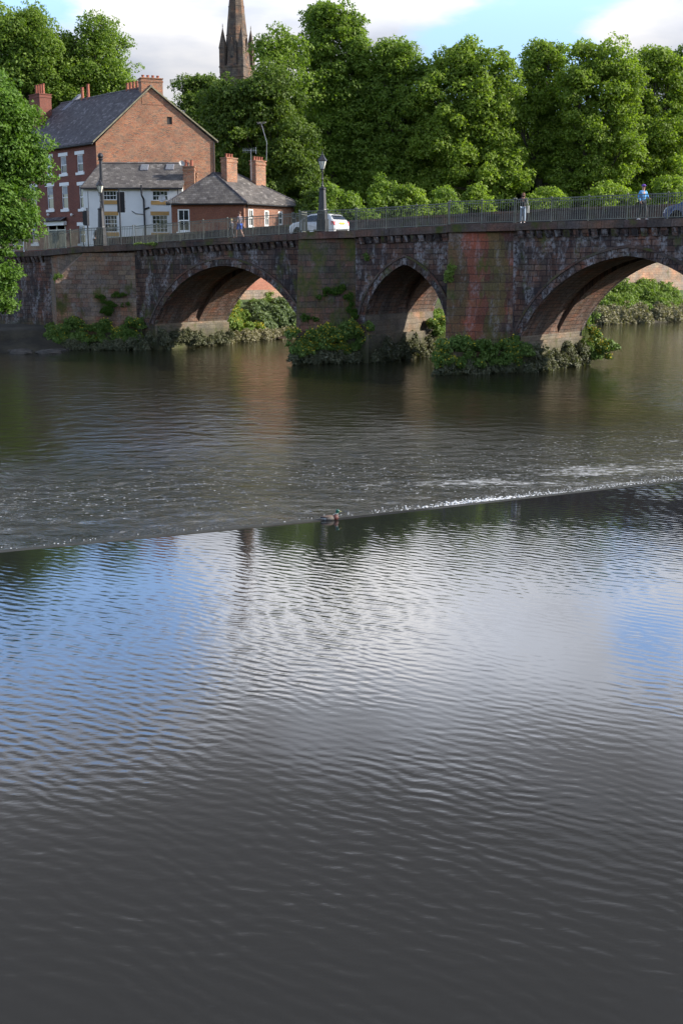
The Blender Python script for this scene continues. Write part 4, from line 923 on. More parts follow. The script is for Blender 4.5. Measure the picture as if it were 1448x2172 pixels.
mb.box((g.x,g.y,z1-.045),(.99-.18+.0,.09,.09)); mb.box((g.x,g.y,z0+.6),(.81,.09,.09)); mb.build('frame',plain('pale_blue_frame',(.40,.48,.58),.5),r)
mb=MB(); mb.box((g.x,g.y,(z0+.645+z1-.09)/2),(.80,.05,z1-.09-z0-.65)); mb.build('board',plain('dark_board_face',(.02,.022,.03),.3),r)
# --- riverside walls beyond the bridge
def longwall(name,label,pts,z0,zm,z1,lo,hi):
    r=thing(name,Vector((pts[0][0],pts[0][1],z0)),label,'wall')
    m1=MB(); m2=MB()
    for a,b in zip(pts,pts[1:]):
        a=Vector((*a,0)); b=Vector((*b,0)); n=Vector((b.y-a.y,a.x-b.x,0)).normalized(); 
        for mb,za,zb,o in ((m1,z0,zm,.06),(m2,zm,z1,0)):
            P=[a+n*o,b+n*o,b-n*.45,a-n*.45]; mb.hexa([p+Vector((0,0,za)) for p in P]+[p+Vector((0,0,zb)) for p in P])
    m1.build('stone_base',lo,r); m2.build('upper_wall',hi,r)
    mb=MB()
    for a,b in zip(pts,pts[1:]):
        a=Vector((*a,z1)); b=Vector((*b,z1)); n=Vector((b.y-a.y,a.x-b.x,0)).normalized(); P=[a+n*.08,b+n*.08,b-n*.53,a-n*.53]; mb.hexa(P+[p+Vector((0,0,.12)) for p in P])
    mb.build('wall_coping',M['coping'],r)
longwall('river_wall','sunlit pink brick river wall below the cottage, seen through the left arch',[(-14.5,99.5),(-10.2,103.3),(-2.2,109.2),(3.0,113),(13.5,120.6)],2.0,3.9,7.05,M['river_stone'],M['river_brick'])
longwall('stone_embankment','tan stone embankment wall behind the far bank plants, seen through the right arch',[(13.5,120.6),(30,132.6),(60,155),(95,182)],2.0,4.0,7.0,M['river_stone'],M['river_stone'])
# drain outlets in the brick wall's base, an old plank at the water's edge
mb=MB(); p=atZ(604,717,.12); mb.box((p.x,p.y,.16),(1.1,.35,.14),R(8)); mb.box((p.x+.1,p.y+.25,.27),(.7,.2,.09),R(-12)); tag(mb.build('driftwood',plain('wet_wood',(.12,.08,.05),.8)),'short brown plank of driftwood at the waterline under the left arch','driftwood')
# --- rocks at the left water edge
rr=random.Random(9)
for i in range(16):
    x=rr.uniform(-10,150); p=atZ(x,rr.uniform(738,750),.05); mb=MB(); s=rr.uniform(.18,.6); mb.ell((p.x,p.y,.02),(s*1.6,s,s*.45),9,6)
    mb.v=[(a+rr.uniform(-.08,.08)*s*2,b+rr.uniform(-.08,.08)*s*2,c_+rr.uniform(-.05,.05)*s*2) for a,b,c_ in mb.v] if False else mb.v
    k=mb.build('rock',plain('shore_rock',(.07,.06,.05),.9,0,.4,3),None,False,True)
    for v in k.data.vertices: v.co.x+=rr.uniform(-.12,.12)*s; v.co.y+=rr.uniform(-.12,.12)*s; v.co.z+=rr.uniform(-.1,.12)*s
    tag(k,'small dark flat rock at the left water edge below the first cutwater','rock','small rocks along the left water edge')
# --- church
CY=262.0; P=lambda x,y:at(x,y,CY); cx_=P(503,60).x; bz=P(500,150).z; tw=abs(P(548,120).x-P(462,120).x)/2*1.0
ch=thing('church_tower',(cx_,CY,GZ),'dark sandstone church spire with slim pinnacles rising behind the trees','church')
rot=R(-22); ex=Vector((math.cos(rot),math.sin(rot),0)); ey=Vector((-ex.y,ex.x,0)); cc=Vector((P(503,130).x,CY,0)); hw_=tw*.64
def sq(c_,h): return [c_-ex*h-ey*h,c_+ex*h-ey*h,c_+ex*h+ey*h,c_-ex*h+ey*h]
mb=MB(); mb.prism(sq(cc,hw_),GZ-1,bz-1.536); mb.prism(sq(cc,hw_+.18),bz-1.536,bz-1.216); mb.prism(sq(cc,hw_+.02),bz-1.216,bz+0.448); mb.prism(sq(cc,hw_+.14),bz+0.448,bz+0.768); mb.build('tower',M['spire'],ch)
tip=P(505,-165).z; mb=MB(); r0=hw_*1.0; n8=8
lev=[(1.0,bz+0.768),(.965,bz+1.216)]+[(1-f_*1.0,bz+0.768+(tip-bz-0.768)*f_) for f_ in (.2,.201,.4,.401,.6,.8,.985)]
mb.lathe([(r0*k*1.03,z) for k,z in lev],(cc.x,cc.y,0),8,rot=rot+math.pi/8)
for f_ in (.22,.42,.62): k=1-f_; z=bz+0.768+(tip-bz-0.768)*f_; mb.lathe([(r0*k*1.07,z),(r0*k*1.07,z+.22)],(cc.x,cc.y,0),8,rot=rot+math.pi/8)
mb.build('spire',M['spire'],ch)
for i,(a,b_) in enumerate(((-1,-1),(1,-1),(1,1),(-1,1))):
    q_=cc+ex*a*(hw_-.55)+ey*b_*(hw_-.55); mb=MB(); zt=P(480,70).z if i!=0 else P(480,70).z
    mb.prism(sq(q_,.60),bz-0.640,bz+4.224); mb.lathe([(.95,bz+4.224),(.92,bz+4.480),(.05,bz+8.448),(.10,bz+8.576),(.03,bz+9.216)],(q_.x,q_.y,0),4,rot=rot+math.pi/4); mb.build('pinnacle',M['spire'],ch)
for d_ in (ex,-ex,ey,-ey):
    s_=Vector((-d_.y,d_.x,0)); q_=cc+d_*(hw_*.70); mb=MB()
    mb.hexa([q_-s_*.5-d_*1.2+Vector((0,0,bz+1.024)),q_+s_*.5-d_*1.2+Vector((0,0,bz+1.024)),q_+s_*.5+d_*.5+Vector((0,0,bz+1.024)),q_-s_*.5+d_*.5+Vector((0,0,bz+1.024))]+[q_-s_*.5-d_*1.2+Vector((0,0,bz+3.840)),q_+s_*.5-d_*1.2+Vector((0,0,bz+3.840)),q_+s_*.5+d_*.5+Vector((0,0,bz+3.840)),q_-s_*.5+d_*.5+Vector((0,0,bz+3.840))])
    a_,b_,c_=q_-s_*.62+d_*.55+Vector((0,0,bz+3.840)),q_+s_*.62+d_*.55+Vector((0,0,bz+3.840)),q_+d_*.55+Vector((0,0,bz+6.400)); bk=-d_*1.6
    mb.face([a_,b_,c_]); mb.face([a_,c_,c_+bk,a_+bk]); mb.face([b_,b_+bk,c_+bk,c_]); l=mb.build('lucarne',M['spire'],ch)
    mb=MB(); 
    for zz in (.95,2.0): mb.hexa([q_+s_*x_+d_*y_+Vector((0,0,bz+zz+h_)) for h_ in (0,.8) for x_,y_ in ((-.25,.505),(.25,.505),(.25,.4),(-.25,.4))])
    mb.build('louvre',M['rubber'],l)
# ------------------------------------------------------------------ vehicles
def car(origin,rz,label,paintm,plate_rear=True,S=1.0):
    """local: +x forward, origin on the road under the middle of the car"""
    r=thing('parked_car' if False else 'car',origin,label,'car','cars on the bridge road',rz); r['localspace']=1
    # side outline, rear bumper round to front bumper and along the sill
    prof=[(-1.93,.32),(-1.97,.55),(-1.95,.78),(-1.88,.98),(-1.78,1.08),(-1.55,1.36),(-1.38,1.46),(-1.0,1.50),(-.3,1.51),(.25,1.47),(.55,1.36),(1.08,1.02),(1.25,.97),(1.65,.88),(1.88,.72),(1.96,.52),(1.93,.30),(1.80,.22)]
    wheels=[(-1.22,.31),(1.24,.31)]
    def arch(x0):  return [(x0+.37*math.cos(a),.30+.37*math.sin(a)) for a in [math.pi*k/8 for k in range(9)]]
    bottom=arch(1.24)[0:]+arch(-1.22)
    bottom=[(x,max(z,.20)) for x,z in bottom]
    out=prof+bottom+[(-1.80,.22)]
    def hw(z): return .84 if z<.5 else .86-(z-.5)*.03 if z<.98 else .845-(z-.98)*.42
    N=len(out); cx0=0; cz0=.75; mb=MB()
    def ring(sy,inset,yo): return [Vector((x+(cx0-x)*inset,sy*(hw(z)-yo),z+(cz0-z)*inset)) for x,z in out]
    rings=[ring(-1,.07,.0),ring(-1,.02,.05),ring(-1,0,.14),ring(1,0,.14),ring(1,.02,.05),ring(1,.07,.0)]
    # the body shell between the side rings
    for k in range(5):
        for i in range(N):
            j=(i+1)%N; mb.face([rings[k][i],rings[k][j],rings[k+1][j],rings[k+1][i]][::-1])
    # flat sides as strips from roof line to sill, wheel arches left open
    bm_=None
    for rg,fl in ((rings[0],False),(rings[5],True)):
        mb.face(rg[::-1] if fl else rg)
    mb.build('body',paintm,r,False,True)
    # glass
    g=MB()
    for sy in (-1,1):
        for poly in ([(-1.45,1.03),(-1.35,1.36),(-.95,1.42),(-.62,1.43),(-.62,1.02)],[(-.54,1.02),(-.54,1.43),(.15,1.41),(.42,1.33),(.90,1.03),(.55,1.00)]):
            P=[Vector((x*.95,sy*(hw(z)+.006),z*.97+.02)) for x,z in poly]; g.face(P if sy<0 else P[::-1])
    sw=MB()
    def screen(mb,xa,za,xb,zb,wa,wb,o): 
        n=Vector((-(zb-za),0,xb-xa)).normalized()*(1 if (xb-xa)>0 else -1); n=Vector((za-zb,0,xb-xa)).normalized(); 
        if n.z<0: n=-n
        P=[Vector((xa,-wa,za))+n*o,Vector((xa,wa,za))+n*o,Vector((xb,wb,zb))+n*o,Vector((xb,-wb,zb))+n*o]; mb.face(P)
    screen(g,-1.765,1.10,-1.56,1.35,.66,.58,.012); screen(g,1.05,1.04,.57,1.345,.70,.58,.012)
    g.build('windows',M['glass'],r)
    for (x,z) in wheels:
        for sy in (-1,1):
            mb=MB(); c=Vector((x,sy*.76,.31)); seg=18
            pr=[(.19,.10),(.29,.10),(.31,.07),(.31,-.07),(.29,-.10),(.19,-.10)]
            for i in range(len(pr)-1):
                for k in range(seg):
                    a,b=2*math.pi*k/seg,2*math.pi*(k+1)/seg; q=lambda p,a:c+Vector((p[0]*math.cos(a),p[1]*-sy*-1*1.0,p[0]*math.sin(a))); mb.face([q(pr[i],a),q(pr[i],b),q(pr[i+1],b),q(pr[i+1],a)])
            wt=mb.build('wheel',M['rubber'],r)
            mb=MB(); y=c.y+sy*.085
            for k in range(5):
                a=2*math.pi*k/5; mb.bar(Vector((x,y,.31)),Vector((x+.19*math.cos(a),y,.31+.19*math.sin(a))),.055,.03,up=Vector((0,1,0)))
            for k in range(seg):
                a,b=2*math.pi*k/seg,2*math.pi*(k+1)/seg; mb.bar(Vector((x+.19*math.cos(a),y,.31+.19*math.sin(a))),Vector((x+.19*math.cos(b),y,.31+.19*math.sin(b))),.03,.03,up=Vector((0,1,0)))
            mb.build('rim',M['alloy'],wt)
    for sy in (-1,1):
        mb=MB(); P=[(-1.90,.74),(-1.90,.98),(-1.70,1.06),(-1.66,.90)]
        mb.hexa([Vector((-1.955,sy*.60,.74)),Vector((-1.955,sy*.815,.74)),Vector((-1.70,sy*.862,.76)),Vector((-1.70,sy*.60,.76)),Vector((-1.885,sy*.64,.98)),Vector((-1.885,sy*.81,.98)),Vector((-1.70,sy*.85,1.0)),Vector((-1.70,sy*.60,1.0))]); mb.build('tail_light',M['plastic_red'],r)
        mb=MB(); mb.hexa([Vector((1.62,sy*.55,.66)),Vector((1.62,sy*.855,.66)),Vector((1.90,sy*.80,.64)),Vector((1.955,sy*.55,.62)),Vector((1.55,sy*.60,.84)),Vector((1.55,sy*.85,.84)),Vector((1.80,sy*.80,.80)),Vector((1.84,sy*.55,.79))]); mb.build('headlight',plain('headlight_lens',(.55,.57,.6),.12,0,.05),r)
        mb=MB(); mb.ell((.72,sy*.93,1.02),(.08,.12,.08),8,6); mb.build('wing_mirror',paintm,r)
        mb=MB(); mb.bar((-.35,sy*.862,.86),(-.17,sy*.862,.86),.03,.03); mb.bar((.62,sy*.862,.86),(.44,sy*.862,.86),.03,.03); mb.build('door_handle',paintm,r)
    mb=MB(); mb.box((-1.965,0,.86),(.03,.52,.12)); mb.build('number_plate',M['plate'],r)
    mb=MB(); mb.box((1.95,0,.46),(.05,.52,.11)); mb.build('number_plate',M['white'],r)
    mb=MB(); mb.box((-1.95,0,.40),(.06,1.2,.14)); mb.box((1.93,0,.36),(.06,1.2,.14)); mb.bar((-1.62,-.5,1.42),(-1.62,.5,1.42),.06,.03); mb.box((0,0,.24),(3.0,1.4,.12)); mb.build('bumper_trim',M['rubber'],r)
    return r
angT=math.atan2(BT.y,BT.x)
def carplace(px,py,n,off,rz,label,p):
    t,_=onbridge(px,py,n); t+=off; return car(B(t,n+.85,zd(t)-.145),rz,label,p)
carplace(702,485,1.75,-1.72,angT+math.pi,'white hatchback seen from behind, driving away past the middle lamp post',M['carwhite'])
carplace(1404,455,1.85,1.95,angT+math.pi,'dark blue car with only its front in view at the right end of the bridge',M['carblue'])

# ------------------------------------------------------------------ people
def skin(name,V,E,mat,parent,sub=1,root=0):
    me=bpy.data.meshes.new(name); bm=bmesh.new(); ly=bm.verts.layers.skin.verify(); vs_=[]
    for i,(p,r) in enumerate(V):
        v=bm.verts.new(p); rr=r if isinstance(r,tuple) else (r,r); v[ly].radius=rr; v[ly].use_root=(i==root); vs_.append(v)
    for a,b in E: bm.edges.new((vs_[a],vs_[b]))
    bm.to_mesh(me); bm.free(); o=bpy.data.objects.new(name,me); sc.collection.objects.link(o); o.parent=parent
    me.materials.append(mat); m=o.modifiers.new('skin','SKIN'); m.use_smooth_shade=True
    s=o.modifiers.new('sub','SUBSURF'); s.levels=sub; s.render_levels=sub; return o
M['skin']=plain('skin',(.42,.23,.16),.6,0,.08)
def person(loc,rz,height,label,J,top,legs,hairm,shoe,sleeve='long',shorts=False,hair='short',cap=None,group=None):
    """J: joint positions in a 1.75 m figure facing -y"""
    k=height/1.75; r=thing('person',loc,label,'person',group,rz); r['localspace']=1; r.scale=(k,k,k)
    D=dict(pel=(0,0,.95),wa=(0,0,1.10),ch=(0,-.01,1.30),nk=(0,0,1.47),hd0=(0,-.01,1.56),hd1=(0,-.02,1.66),hd2=(0,-.01,1.71),
      shl=(.17,0,1.42),shr=(-.17,0,1.42),ell_=(.24,.02,1.14),elr=(-.24,.02,1.14),hal=(.25,-.06,.90),har=(-.25,-.06,.90),
      hpl=(.09,0,.92),hpr=(-.09,0,.92),knl=(.10,-.02,.50),knr=(-.10,-.02,.50),anl=(.10,.02,.09),anr=(-.10,.02,.09)); D.update(J)
    names=['pel','wa','ch','nk','hd0','hd1','hd2','shl','ell_','hal','shr','elr','har','hpl','knl','anl','hpr','knr','anr']
    rad=dict(pel=(.14,.10),wa=(.125,.09),ch=(.15,.10),nk=.052,hd0=.07,hd1=(.078,.092),hd2=(.06,.072),shl=.058,shr=.058,ell_=.040,elr=.040,hal=.026,har=.026,hpl=.085,hpr=.085,knl=.056,knr=.056,anl=.036,anr=.036)
    V=[(D[n],rad[n]) for n in names]; ix={n:i for i,n in enumerate(names)}
    E=[('pel','wa'),('wa','ch'),('ch','nk'),('nk','hd0'),('hd0','hd1'),('hd1','hd2'),('ch','shl'),('shl','ell_'),('ell_','hal'),('ch','shr'),('shr','elr'),('elr','har'),('pel','hpl'),('hpl','knl'),('knl','anl'),('pel','hpr'),('hpr','knr'),('knr','anr')]
    E=[(ix[a],ix[b]) for a,b in E]
    # feet, nose, ears, palms and five fingers each
    for s_ in 'lr':
        a=Vector(D['an'+s_]); V.append((tuple(a+Vector((0,-.13,-.05))),(.038,.026))); E.append((ix['an'+s_],len(V)-1))
        e=Vector(D['ell_' if s_=='l' else 'elr']); h=Vector(D['ha'+s_]); d=(h-e).normalized(); side=d.cross(Vector((0,1,0))); side=(side if side.length>.1 else Vector((1,0,0))).normalized(); cu=d.cross(side).normalized()
        p=h+d*.07; V.append((tuple(p),(.036,.016))); pi=len(V)-1; E.append((ix['ha'+s_],pi))
        for f,(o_,l) in enumerate(((-.030,.060),(-.010,.075),(.010,.070),(.030,.055))):
            b0=p+side*o_+d*.02; V.append((tuple(b0+d*l*.5),.0085)); V.append((tuple(b0+d*l*.9+cu*l*.3),.0075)); E+= [(pi,len(V)-2),(len(V)-2,len(V)-1)]
        V.append((tuple(h+side*.045+d*.045),.010)); V.append((tuple(h+side*.055+d*.085),.0085)); E+=[(pi,len(V)-2),(len(V)-2,len(V)-1)]
    skin('body',V,E,M['skin'],r,1)
    hd=Vector(D['hd1'])
    mb=MB(); mb.ell(hd+Vector((0,-.098,-.02)),(.013,.022,.024),8,6); mb.build('nose',M['skin'],r,True)
    mb=MB()
    for sx in (-1,1): mb.ell(hd+Vector((sx*.03,-.088,.012)),(.013,.01,.008),8,6)
    mb.build('eyes',M['rubber'],r,True)
    mb=MB(); mb.ell(hd+Vector((0,-.086,-.062)),(.026,.012,.007),8,6); mb.build('mouth',plain('lips',(.30,.09,.07),.5),r,True)
    mb=MB()
    for sx in (-1,1): mb.ell(hd+Vector((sx*.085,0,-.01)),(.014,.022,.034),8,6)
    mb.build('ears',M['skin'],r,True)
    mb=MB(); mb.ell(hd+Vector((0,.022,.035)),(.094,.105,.090),14,10)
    if hair=='long': mb.ell(hd+Vector((0,.055,-.06)),(.092,.062,.15),12,8); mb.ell(hd+Vector((.07,.02,-.07)),(.03,.05,.12),8,6); mb.ell(hd+Vector((-.07,.02,-.07)),(.03,.05,.12),8,6)
    mb.build('hair',hairm,r,True)
    if cap:
        mb=MB(); mb.ell(hd+Vector((0,.01,.055)),(.102,.115,.085),14,8); mb.ell(hd+Vector((0,-.13,.045)),(.075,.085,.012),12,6); mb.build('cap',cap,r,True)
    def sub(ns,es,add): return [(D[n],tuple(x+add for x in (rad[n] if isinstance(rad[n],tuple) else (rad[n],)*2))) for n in ns],es
    def lerp(a,b,f): a=Vector(D[a]); b=Vector(D[b]); return tuple(a+(b-a)*f)
    f=.93 if sleeve=='long' else .25
    TV=[((D['pel'][0],D['pel'][1],D['pel'][2]-.04),(.165,.125)),(D['wa'],(.15,.115)),(D['ch'],(.172,.125)),((D['nk'][0],D['nk'][1],D['nk'][2]-.03),(.075,.07)),(D['shl'],.078),(lerp('shl','ell_',1 if sleeve=='long' else .75),.060),(D['shr'],.078),(lerp('shr','elr',1 if sleeve=='long' else .75),.060)]
    TE=[(0,1),(1,2),(2,3),(2,4),(4,5),(2,6),(6,7)]
    if sleeve=='long': TV+=[(lerp('ell_','hal',f),.042),(lerp('elr','har',f),.042)]; TE+=[(5,8),(7,9)]
    skin('jacket' if sleeve=='long' else 'shirt',TV,TE,top,r,1,2)
    g=.18 if shorts else .95
    LV=[((D['pel'][0],D['pel'][1],D['pel'][2]+.04),(.15,.115)),(D['hpl'],.105),(lerp('hpl','knl',.85 if shorts else 1),.080),(D['hpr'],.105),(lerp('hpr','knr',.85 if shorts else 1),.080)]; LE=[(0,1),(1,2),(0,3),(3,4)]
    if not shorts: LV+=[(lerp('knl','anl',.93),.066),(lerp('knr','anr',.93),.066)]; LE+=[(2,5),(4,6)]
    skin('shorts' if shorts else 'trousers',LV,LE,legs,r,1,0)
    for s_ in 'lr':
        a=Vector(D['an'+s_]); mb=MB(); mb.ell(a+Vector((0,-.06,-.045)),(.052,.14,.050),10,7); mb.build('shoe',shoe,r,True)
    return r
hb=plain('brown_hair',(.13,.055,.028),.7,0,.3,20); hbl=plain('blond_hair',(.42,.30,.13),.7,0,.2,20); hd_=plain('dark_hair',(.03,.02,.015),.7); cl=lambda n,c:plain(n,c,.85,0,.15,8)
def facing_cam(p): return math.atan2(-p.x,p.y)*-1*-1
t,_=onbridge(1108,470,.55); p=B(t,.55,zd(t)-.03)
wm=person(p,R(-12),1.68,'person in a black top and pale blue jeans raising both hands to the face',dict(ell_=(.20,-.16,1.24),hal=(.06,-.24,1.47),elr=(-.20,-.16,1.24),har=(-.06,-.24,1.47),anl=(.10,-.05,.09),knl=(.10,-.08,.50)),cl('black_top',(.02,.02,.024)),cl('pale_denim',(.30,.37,.46)),hb,cl('white_shoe',(.6,.6,.6)),hair='long')
cm=MB(); q=p+Vector((0,0,0)); ph=thing('camera',p+Vector((-.05,-.28,1.50)),'small dark camera held up to the face by the person in black','camera'); cm.box(p+Vector((-.05,-.28,1.51)),(.13,.05,.08),R(-12)); cm.tube([p+Vector((-.056,-.30,1.51)),p+Vector((-.066,-.36,1.51))],.03,8); cm.build('camera_body',M['rubber'],ph)
bg=MB(); bc=p+Vector((.30,.02,.86)); bg.prism([(bc.x-.05,bc.y-.10),(bc.x+.05,bc.y-.08),(bc.x+.06,bc.y+.12),(bc.x-.05,bc.y+.10)],bc.z-.25,bc.z+.14); 
bo=thing('shoulder_bag',bc,'white cloth bag hanging at the side of the person in black','bag'); bg.build('bag_body',cl('white_cloth',(.62,.61,.55)),bo); s_=MB(); s_.tube([bc+Vector((0,-.06,.14)),bc+Vector((-.07,-.02,.46)),bc+Vector((-.11,0,.58)),bc+Vector((-.08,.08,.46)),bc+Vector((0,.07,.14))],.012,5); s_.build('strap',cl('strap_cloth',(.5,.5,.45)),bo)
t,_=onbridge(1361,462,.75); p=B(t,.75,zd(t)-.03)
person(p,R(25),1.84,'person in a bright blue jacket, purple cap and dark trousers walking on the bridge',dict(ell_=(.27,-.02,1.17),hal=(.22,-.22,1.10),elr=(-.25,.04,1.15),har=(-.22,-.10,.93),anl=(.09,-.20,.10),knl=(.10,-.16,.52),anr=(-.09,.22,.12),knr=(-.09,.02,.50)),cl('blue_jacket',(.09,.30,.58)),cl('dark_trousers',(.03,.032,.036)),hb,cl('white_trainer',(.6,.6,.6)),cap=cl('purple_cap',(.13,.06,.30)))
t,_=onbridge(509,500,.8); p=B(t,.8,zd(t)-.03)
person(p,angT+R(90)+R(180),1.76,'person in a grey tee and bright blue shorts walking along the bridge',dict(anl=(.09,-.26,.10),knl=(.10,-.20,.52),anr=(-.09,.26,.13),knr=(-.09,.02,.50),hal=(.24,-.14,.93),har=(-.24,.10,.93)),cl('grey_shirt',(.15,.13,.15)),cl('blue_shorts',(.03,.09,.42)),hb,cl('dark_shoe',(.03,.03,.03)),sleeve='short',shorts=True)
t,_=onbridge(491,500,.85); p=B(t,.85,zd(t)-.03)
person(p,angT+R(90)+R(180),1.40,'shorter blond person in dark clothes walking beside the person in blue shorts',dict(anl=(.08,-.22,.10),knl=(.09,-.18,.52),anr=(-.08,.22,.13),knr=(-.08,.02,.50)),cl('navy_top',(.035,.04,.055)),cl('dark_leggings',(.04,.042,.05)),hbl,cl('pale_shoe',(.5,.5,.48)),hair='long')
t,_=onbridge(206,515,.6); p=B(t,.6,zd(t)-.03)
person(p,angT+R(90),1.55,'person in a long black coat half hidden behind the left lamp post',dict(nk=(0,-.06,1.44),hd0=(0,-.10,1.52),hd1=(0,-.13,1.60),hd2=(0,-.13,1.65),ch=(0,-.04,1.28)),cl('black_coat',(.02,.02,.022)),cl('black_trousers',(.022,.022,.025)),hd_,cl('black_shoe',(.02,.02,.02)))

# ------------------------------------------------------------------ duck
def duck():
    d0=atZ(683,1101,.35); d1=atZ(720,1101,.35); sc_=(d1-d0).length/.47; c=(d0+d1)/2; ang=math.atan2(CD.y,CD.x)*.35
    c=c+Vector((0,-.10,0)); r=thing('duck',(c.x,c.y,.35),'drake with glossy green head and chestnut breast sitting at the weir','duck',None,ang); r['localspace']=1; r.scale=(sc_,sc_,sc_)
    mb=MB()
    for cc,rr in (((-.02,0,.045),(.185,.085,.075)),((.12,0,.065),(.095,.078,.082)),((-.17,0,.065),(.10,.060,.045)),((-.235,0,.085),(.06,.035,.020)),((-.05,0,.085),(.15,.07,.055)),
                  ((.150,0,.13),(.046,.040,.07)),((.165,0,.19),(.036,.033,.06)),((.180,0,.245),(.052,.040,.046)),((.205,0,.237),(.036,.029,.030))):
        mb.ell(cc,rr,16,12)
    q=NT('drake_plumage'); s=q.n('ShaderNodeSeparateXYZ'); q.L(q.coord('Object'),s.inputs[0]); X,Z=s.outputs[0],s.outputs[2]; sp=q.noise(q.mapping(q.coord('Object'),scale=(1,1,3)),45,4,.7)
    body=q.ramp(sp,[(.35,(.10,.08,.065)),(.65,(.24,.21,.18))]); wing=q.ramp(sp,[(.35,(.07,.045,.035)),(.65,(.20,.14,.10))])
    col=q.mix(q.mr(Z,.075,.10),body,wing); col=q.mix(q.mr(X,.065,.095),col,(.085,.025,.020))
    tail=q.mix(q.mr(q.math('ADD',Z,q.math('MULTIPLY',sp,.03)),.075,.085),(.55,.55,.53),(.02,.02,.025)); col=q.mix(q.mr(X,-.16,-.13,1,0),col,tail)
    col=q.mix(q.mr(Z,.160,.166),col,(.60,.60,.58)); col=q.mix(q.mr(Z,.172,.178),col,(.008,.075,.050)); q.fin(col,q.mr(Z,.16,.18,.6,.22),None,0,.5)
    o=mb.build('body',q.mat,r); m=o.modifiers.new('r','REMESH'); m.mode='VOXEL'; m.voxel_size=.007; m.use_smooth_shade=True; s2=o.modifiers.new('s','SMOOTH'); s2.iterations=4; s2.factor=.6
    mb=MB(); mb.ell((.250,0,.226),(.042,.016,.010),12,8); mb.ell((.268,0,.223),(.022,.019,.007),10,6); mb.build('bill',plain('yellow_bill',(.42,.38,.12),.4),r,True)
    mb=MB()
    for sy in (-1,1): mb.ell((.203,sy*.031,.252),(.006,.004,.006),8,6)
    mb.build('eyes',M['rubber'],r,True)
    mb=MB()
    for sy in (-1,1):
        for k in range(5): mb.ell((-.10-k*.022,sy*(.062-k*.007),.092+k*.003),(.075,.012,.020),10,6)
    mb.build('wing_tips',plain('wing_feathers',(.13,.095,.08),.7,0,.4,40),r,True)
    mb=MB(); mb.ell((-.205,0,.118),(.035,.010,.010),8,6); mb.ell((-.175,0,.125),(.02,.008,.014),8,6); mb.build('tail_curl',M['rubber'],r,True)
duck()
# ------------------------------------------------------------------ vegetation
def rdir(n): 
    v=rng.normal(size=(n,3)); return v/np.linalg.norm(v,axis=1,keepdims=True)
def leafmesh(name,P,N,size,tone,mat,parent,elong=1.5,off=None):
    n=len(P); N=N/np.linalg.norm(N,axis=1,keepdims=True); a=np.cross(N,rdir(n)); a/=np.linalg.norm(a,axis=1,keepdims=True)+1e-9; b=np.cross(N,a)
    s=size[:,None]; fold=N*s*.18
    V=np.stack([P-a*s*.5*elong,P-b*s*.42-fold,P+a*s*.5*elong,P+b*s*.42-fold*0.4],1).reshape(-1,3)
    if off is not None: V=V-np.array(off)
    F=np.arange(4*n,dtype=np.int32).reshape(-1,4); return npmesh(name,V,F,mat,parent,False,{'tone':('FACE',tone)})
def cloud(spheres,rl,dens,size,droop=.25,fill=.15,tonebase=.35,inner=.75,flat=.8):
    """leaf positions over lumpy lobes sitting on the given spheres"""
    Ps=[];Ns=[];Ss=[];Ts=[]
    for (c,Rb) in spheres:
        c=np.array(c); nl=max(6,int(Rb*Rb/(rl*rl)*8.0)); D=rdir(nl); D=D[D[:,2]>-.75]; rr=Rb*np.where(rng.random(len(D))<.18,rng.uniform(1.0,1.22,len(D)),rng.uniform(.62,1.0,len(D)))
        C=c+D*rr[:,None]*np.array([1,1,flat*1.0+.2])
        for cc,dd in zip(C,D):
            r=rl*rng.choice([.4,.6,.85,1.1,1.6],p=[.3,.25,.2,.15,.1]); n=int(4*math.pi*r*r*dens); 
            if n<4: n=4
            d=rdir(n); d[:,2]=np.abs(d[:,2])*np.where(rng.random(n)<.72,1,-1); u=rng.uniform(.45,1.08,n)**.6
            lump=1+.25*np.sin(d[:,0]*7+cc[0])*np.cos(d[:,2]*6+cc[1])
            p=cc+d*(r*u*lump)[:,None]*np.array([1.15,1.15,.72]); p[:,2]-=droop*r*(d[:,0]**2+d[:,1]**2)*u
            nn=d*.75+np.array([.12,-.12,.55])+rng.normal(size=(n,3))*.75; tb=tonebase+rng.uniform(-.24,.24)
            Ps.append(p);Ns.append(nn);Ss.append(size*rng.uniform(.6,1.3,n));Ts.append(np.clip(tb+rng.normal(size=n)*.16+d[:,2]*.05,0,1))
        if fill>0:
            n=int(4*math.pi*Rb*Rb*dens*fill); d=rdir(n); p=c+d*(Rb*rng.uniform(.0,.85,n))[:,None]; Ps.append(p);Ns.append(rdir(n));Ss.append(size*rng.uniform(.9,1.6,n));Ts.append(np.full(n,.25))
    return np.concatenate(Ps),np.concatenate(Ns),np.concatenate(Ss),np.concatenate(Ts)
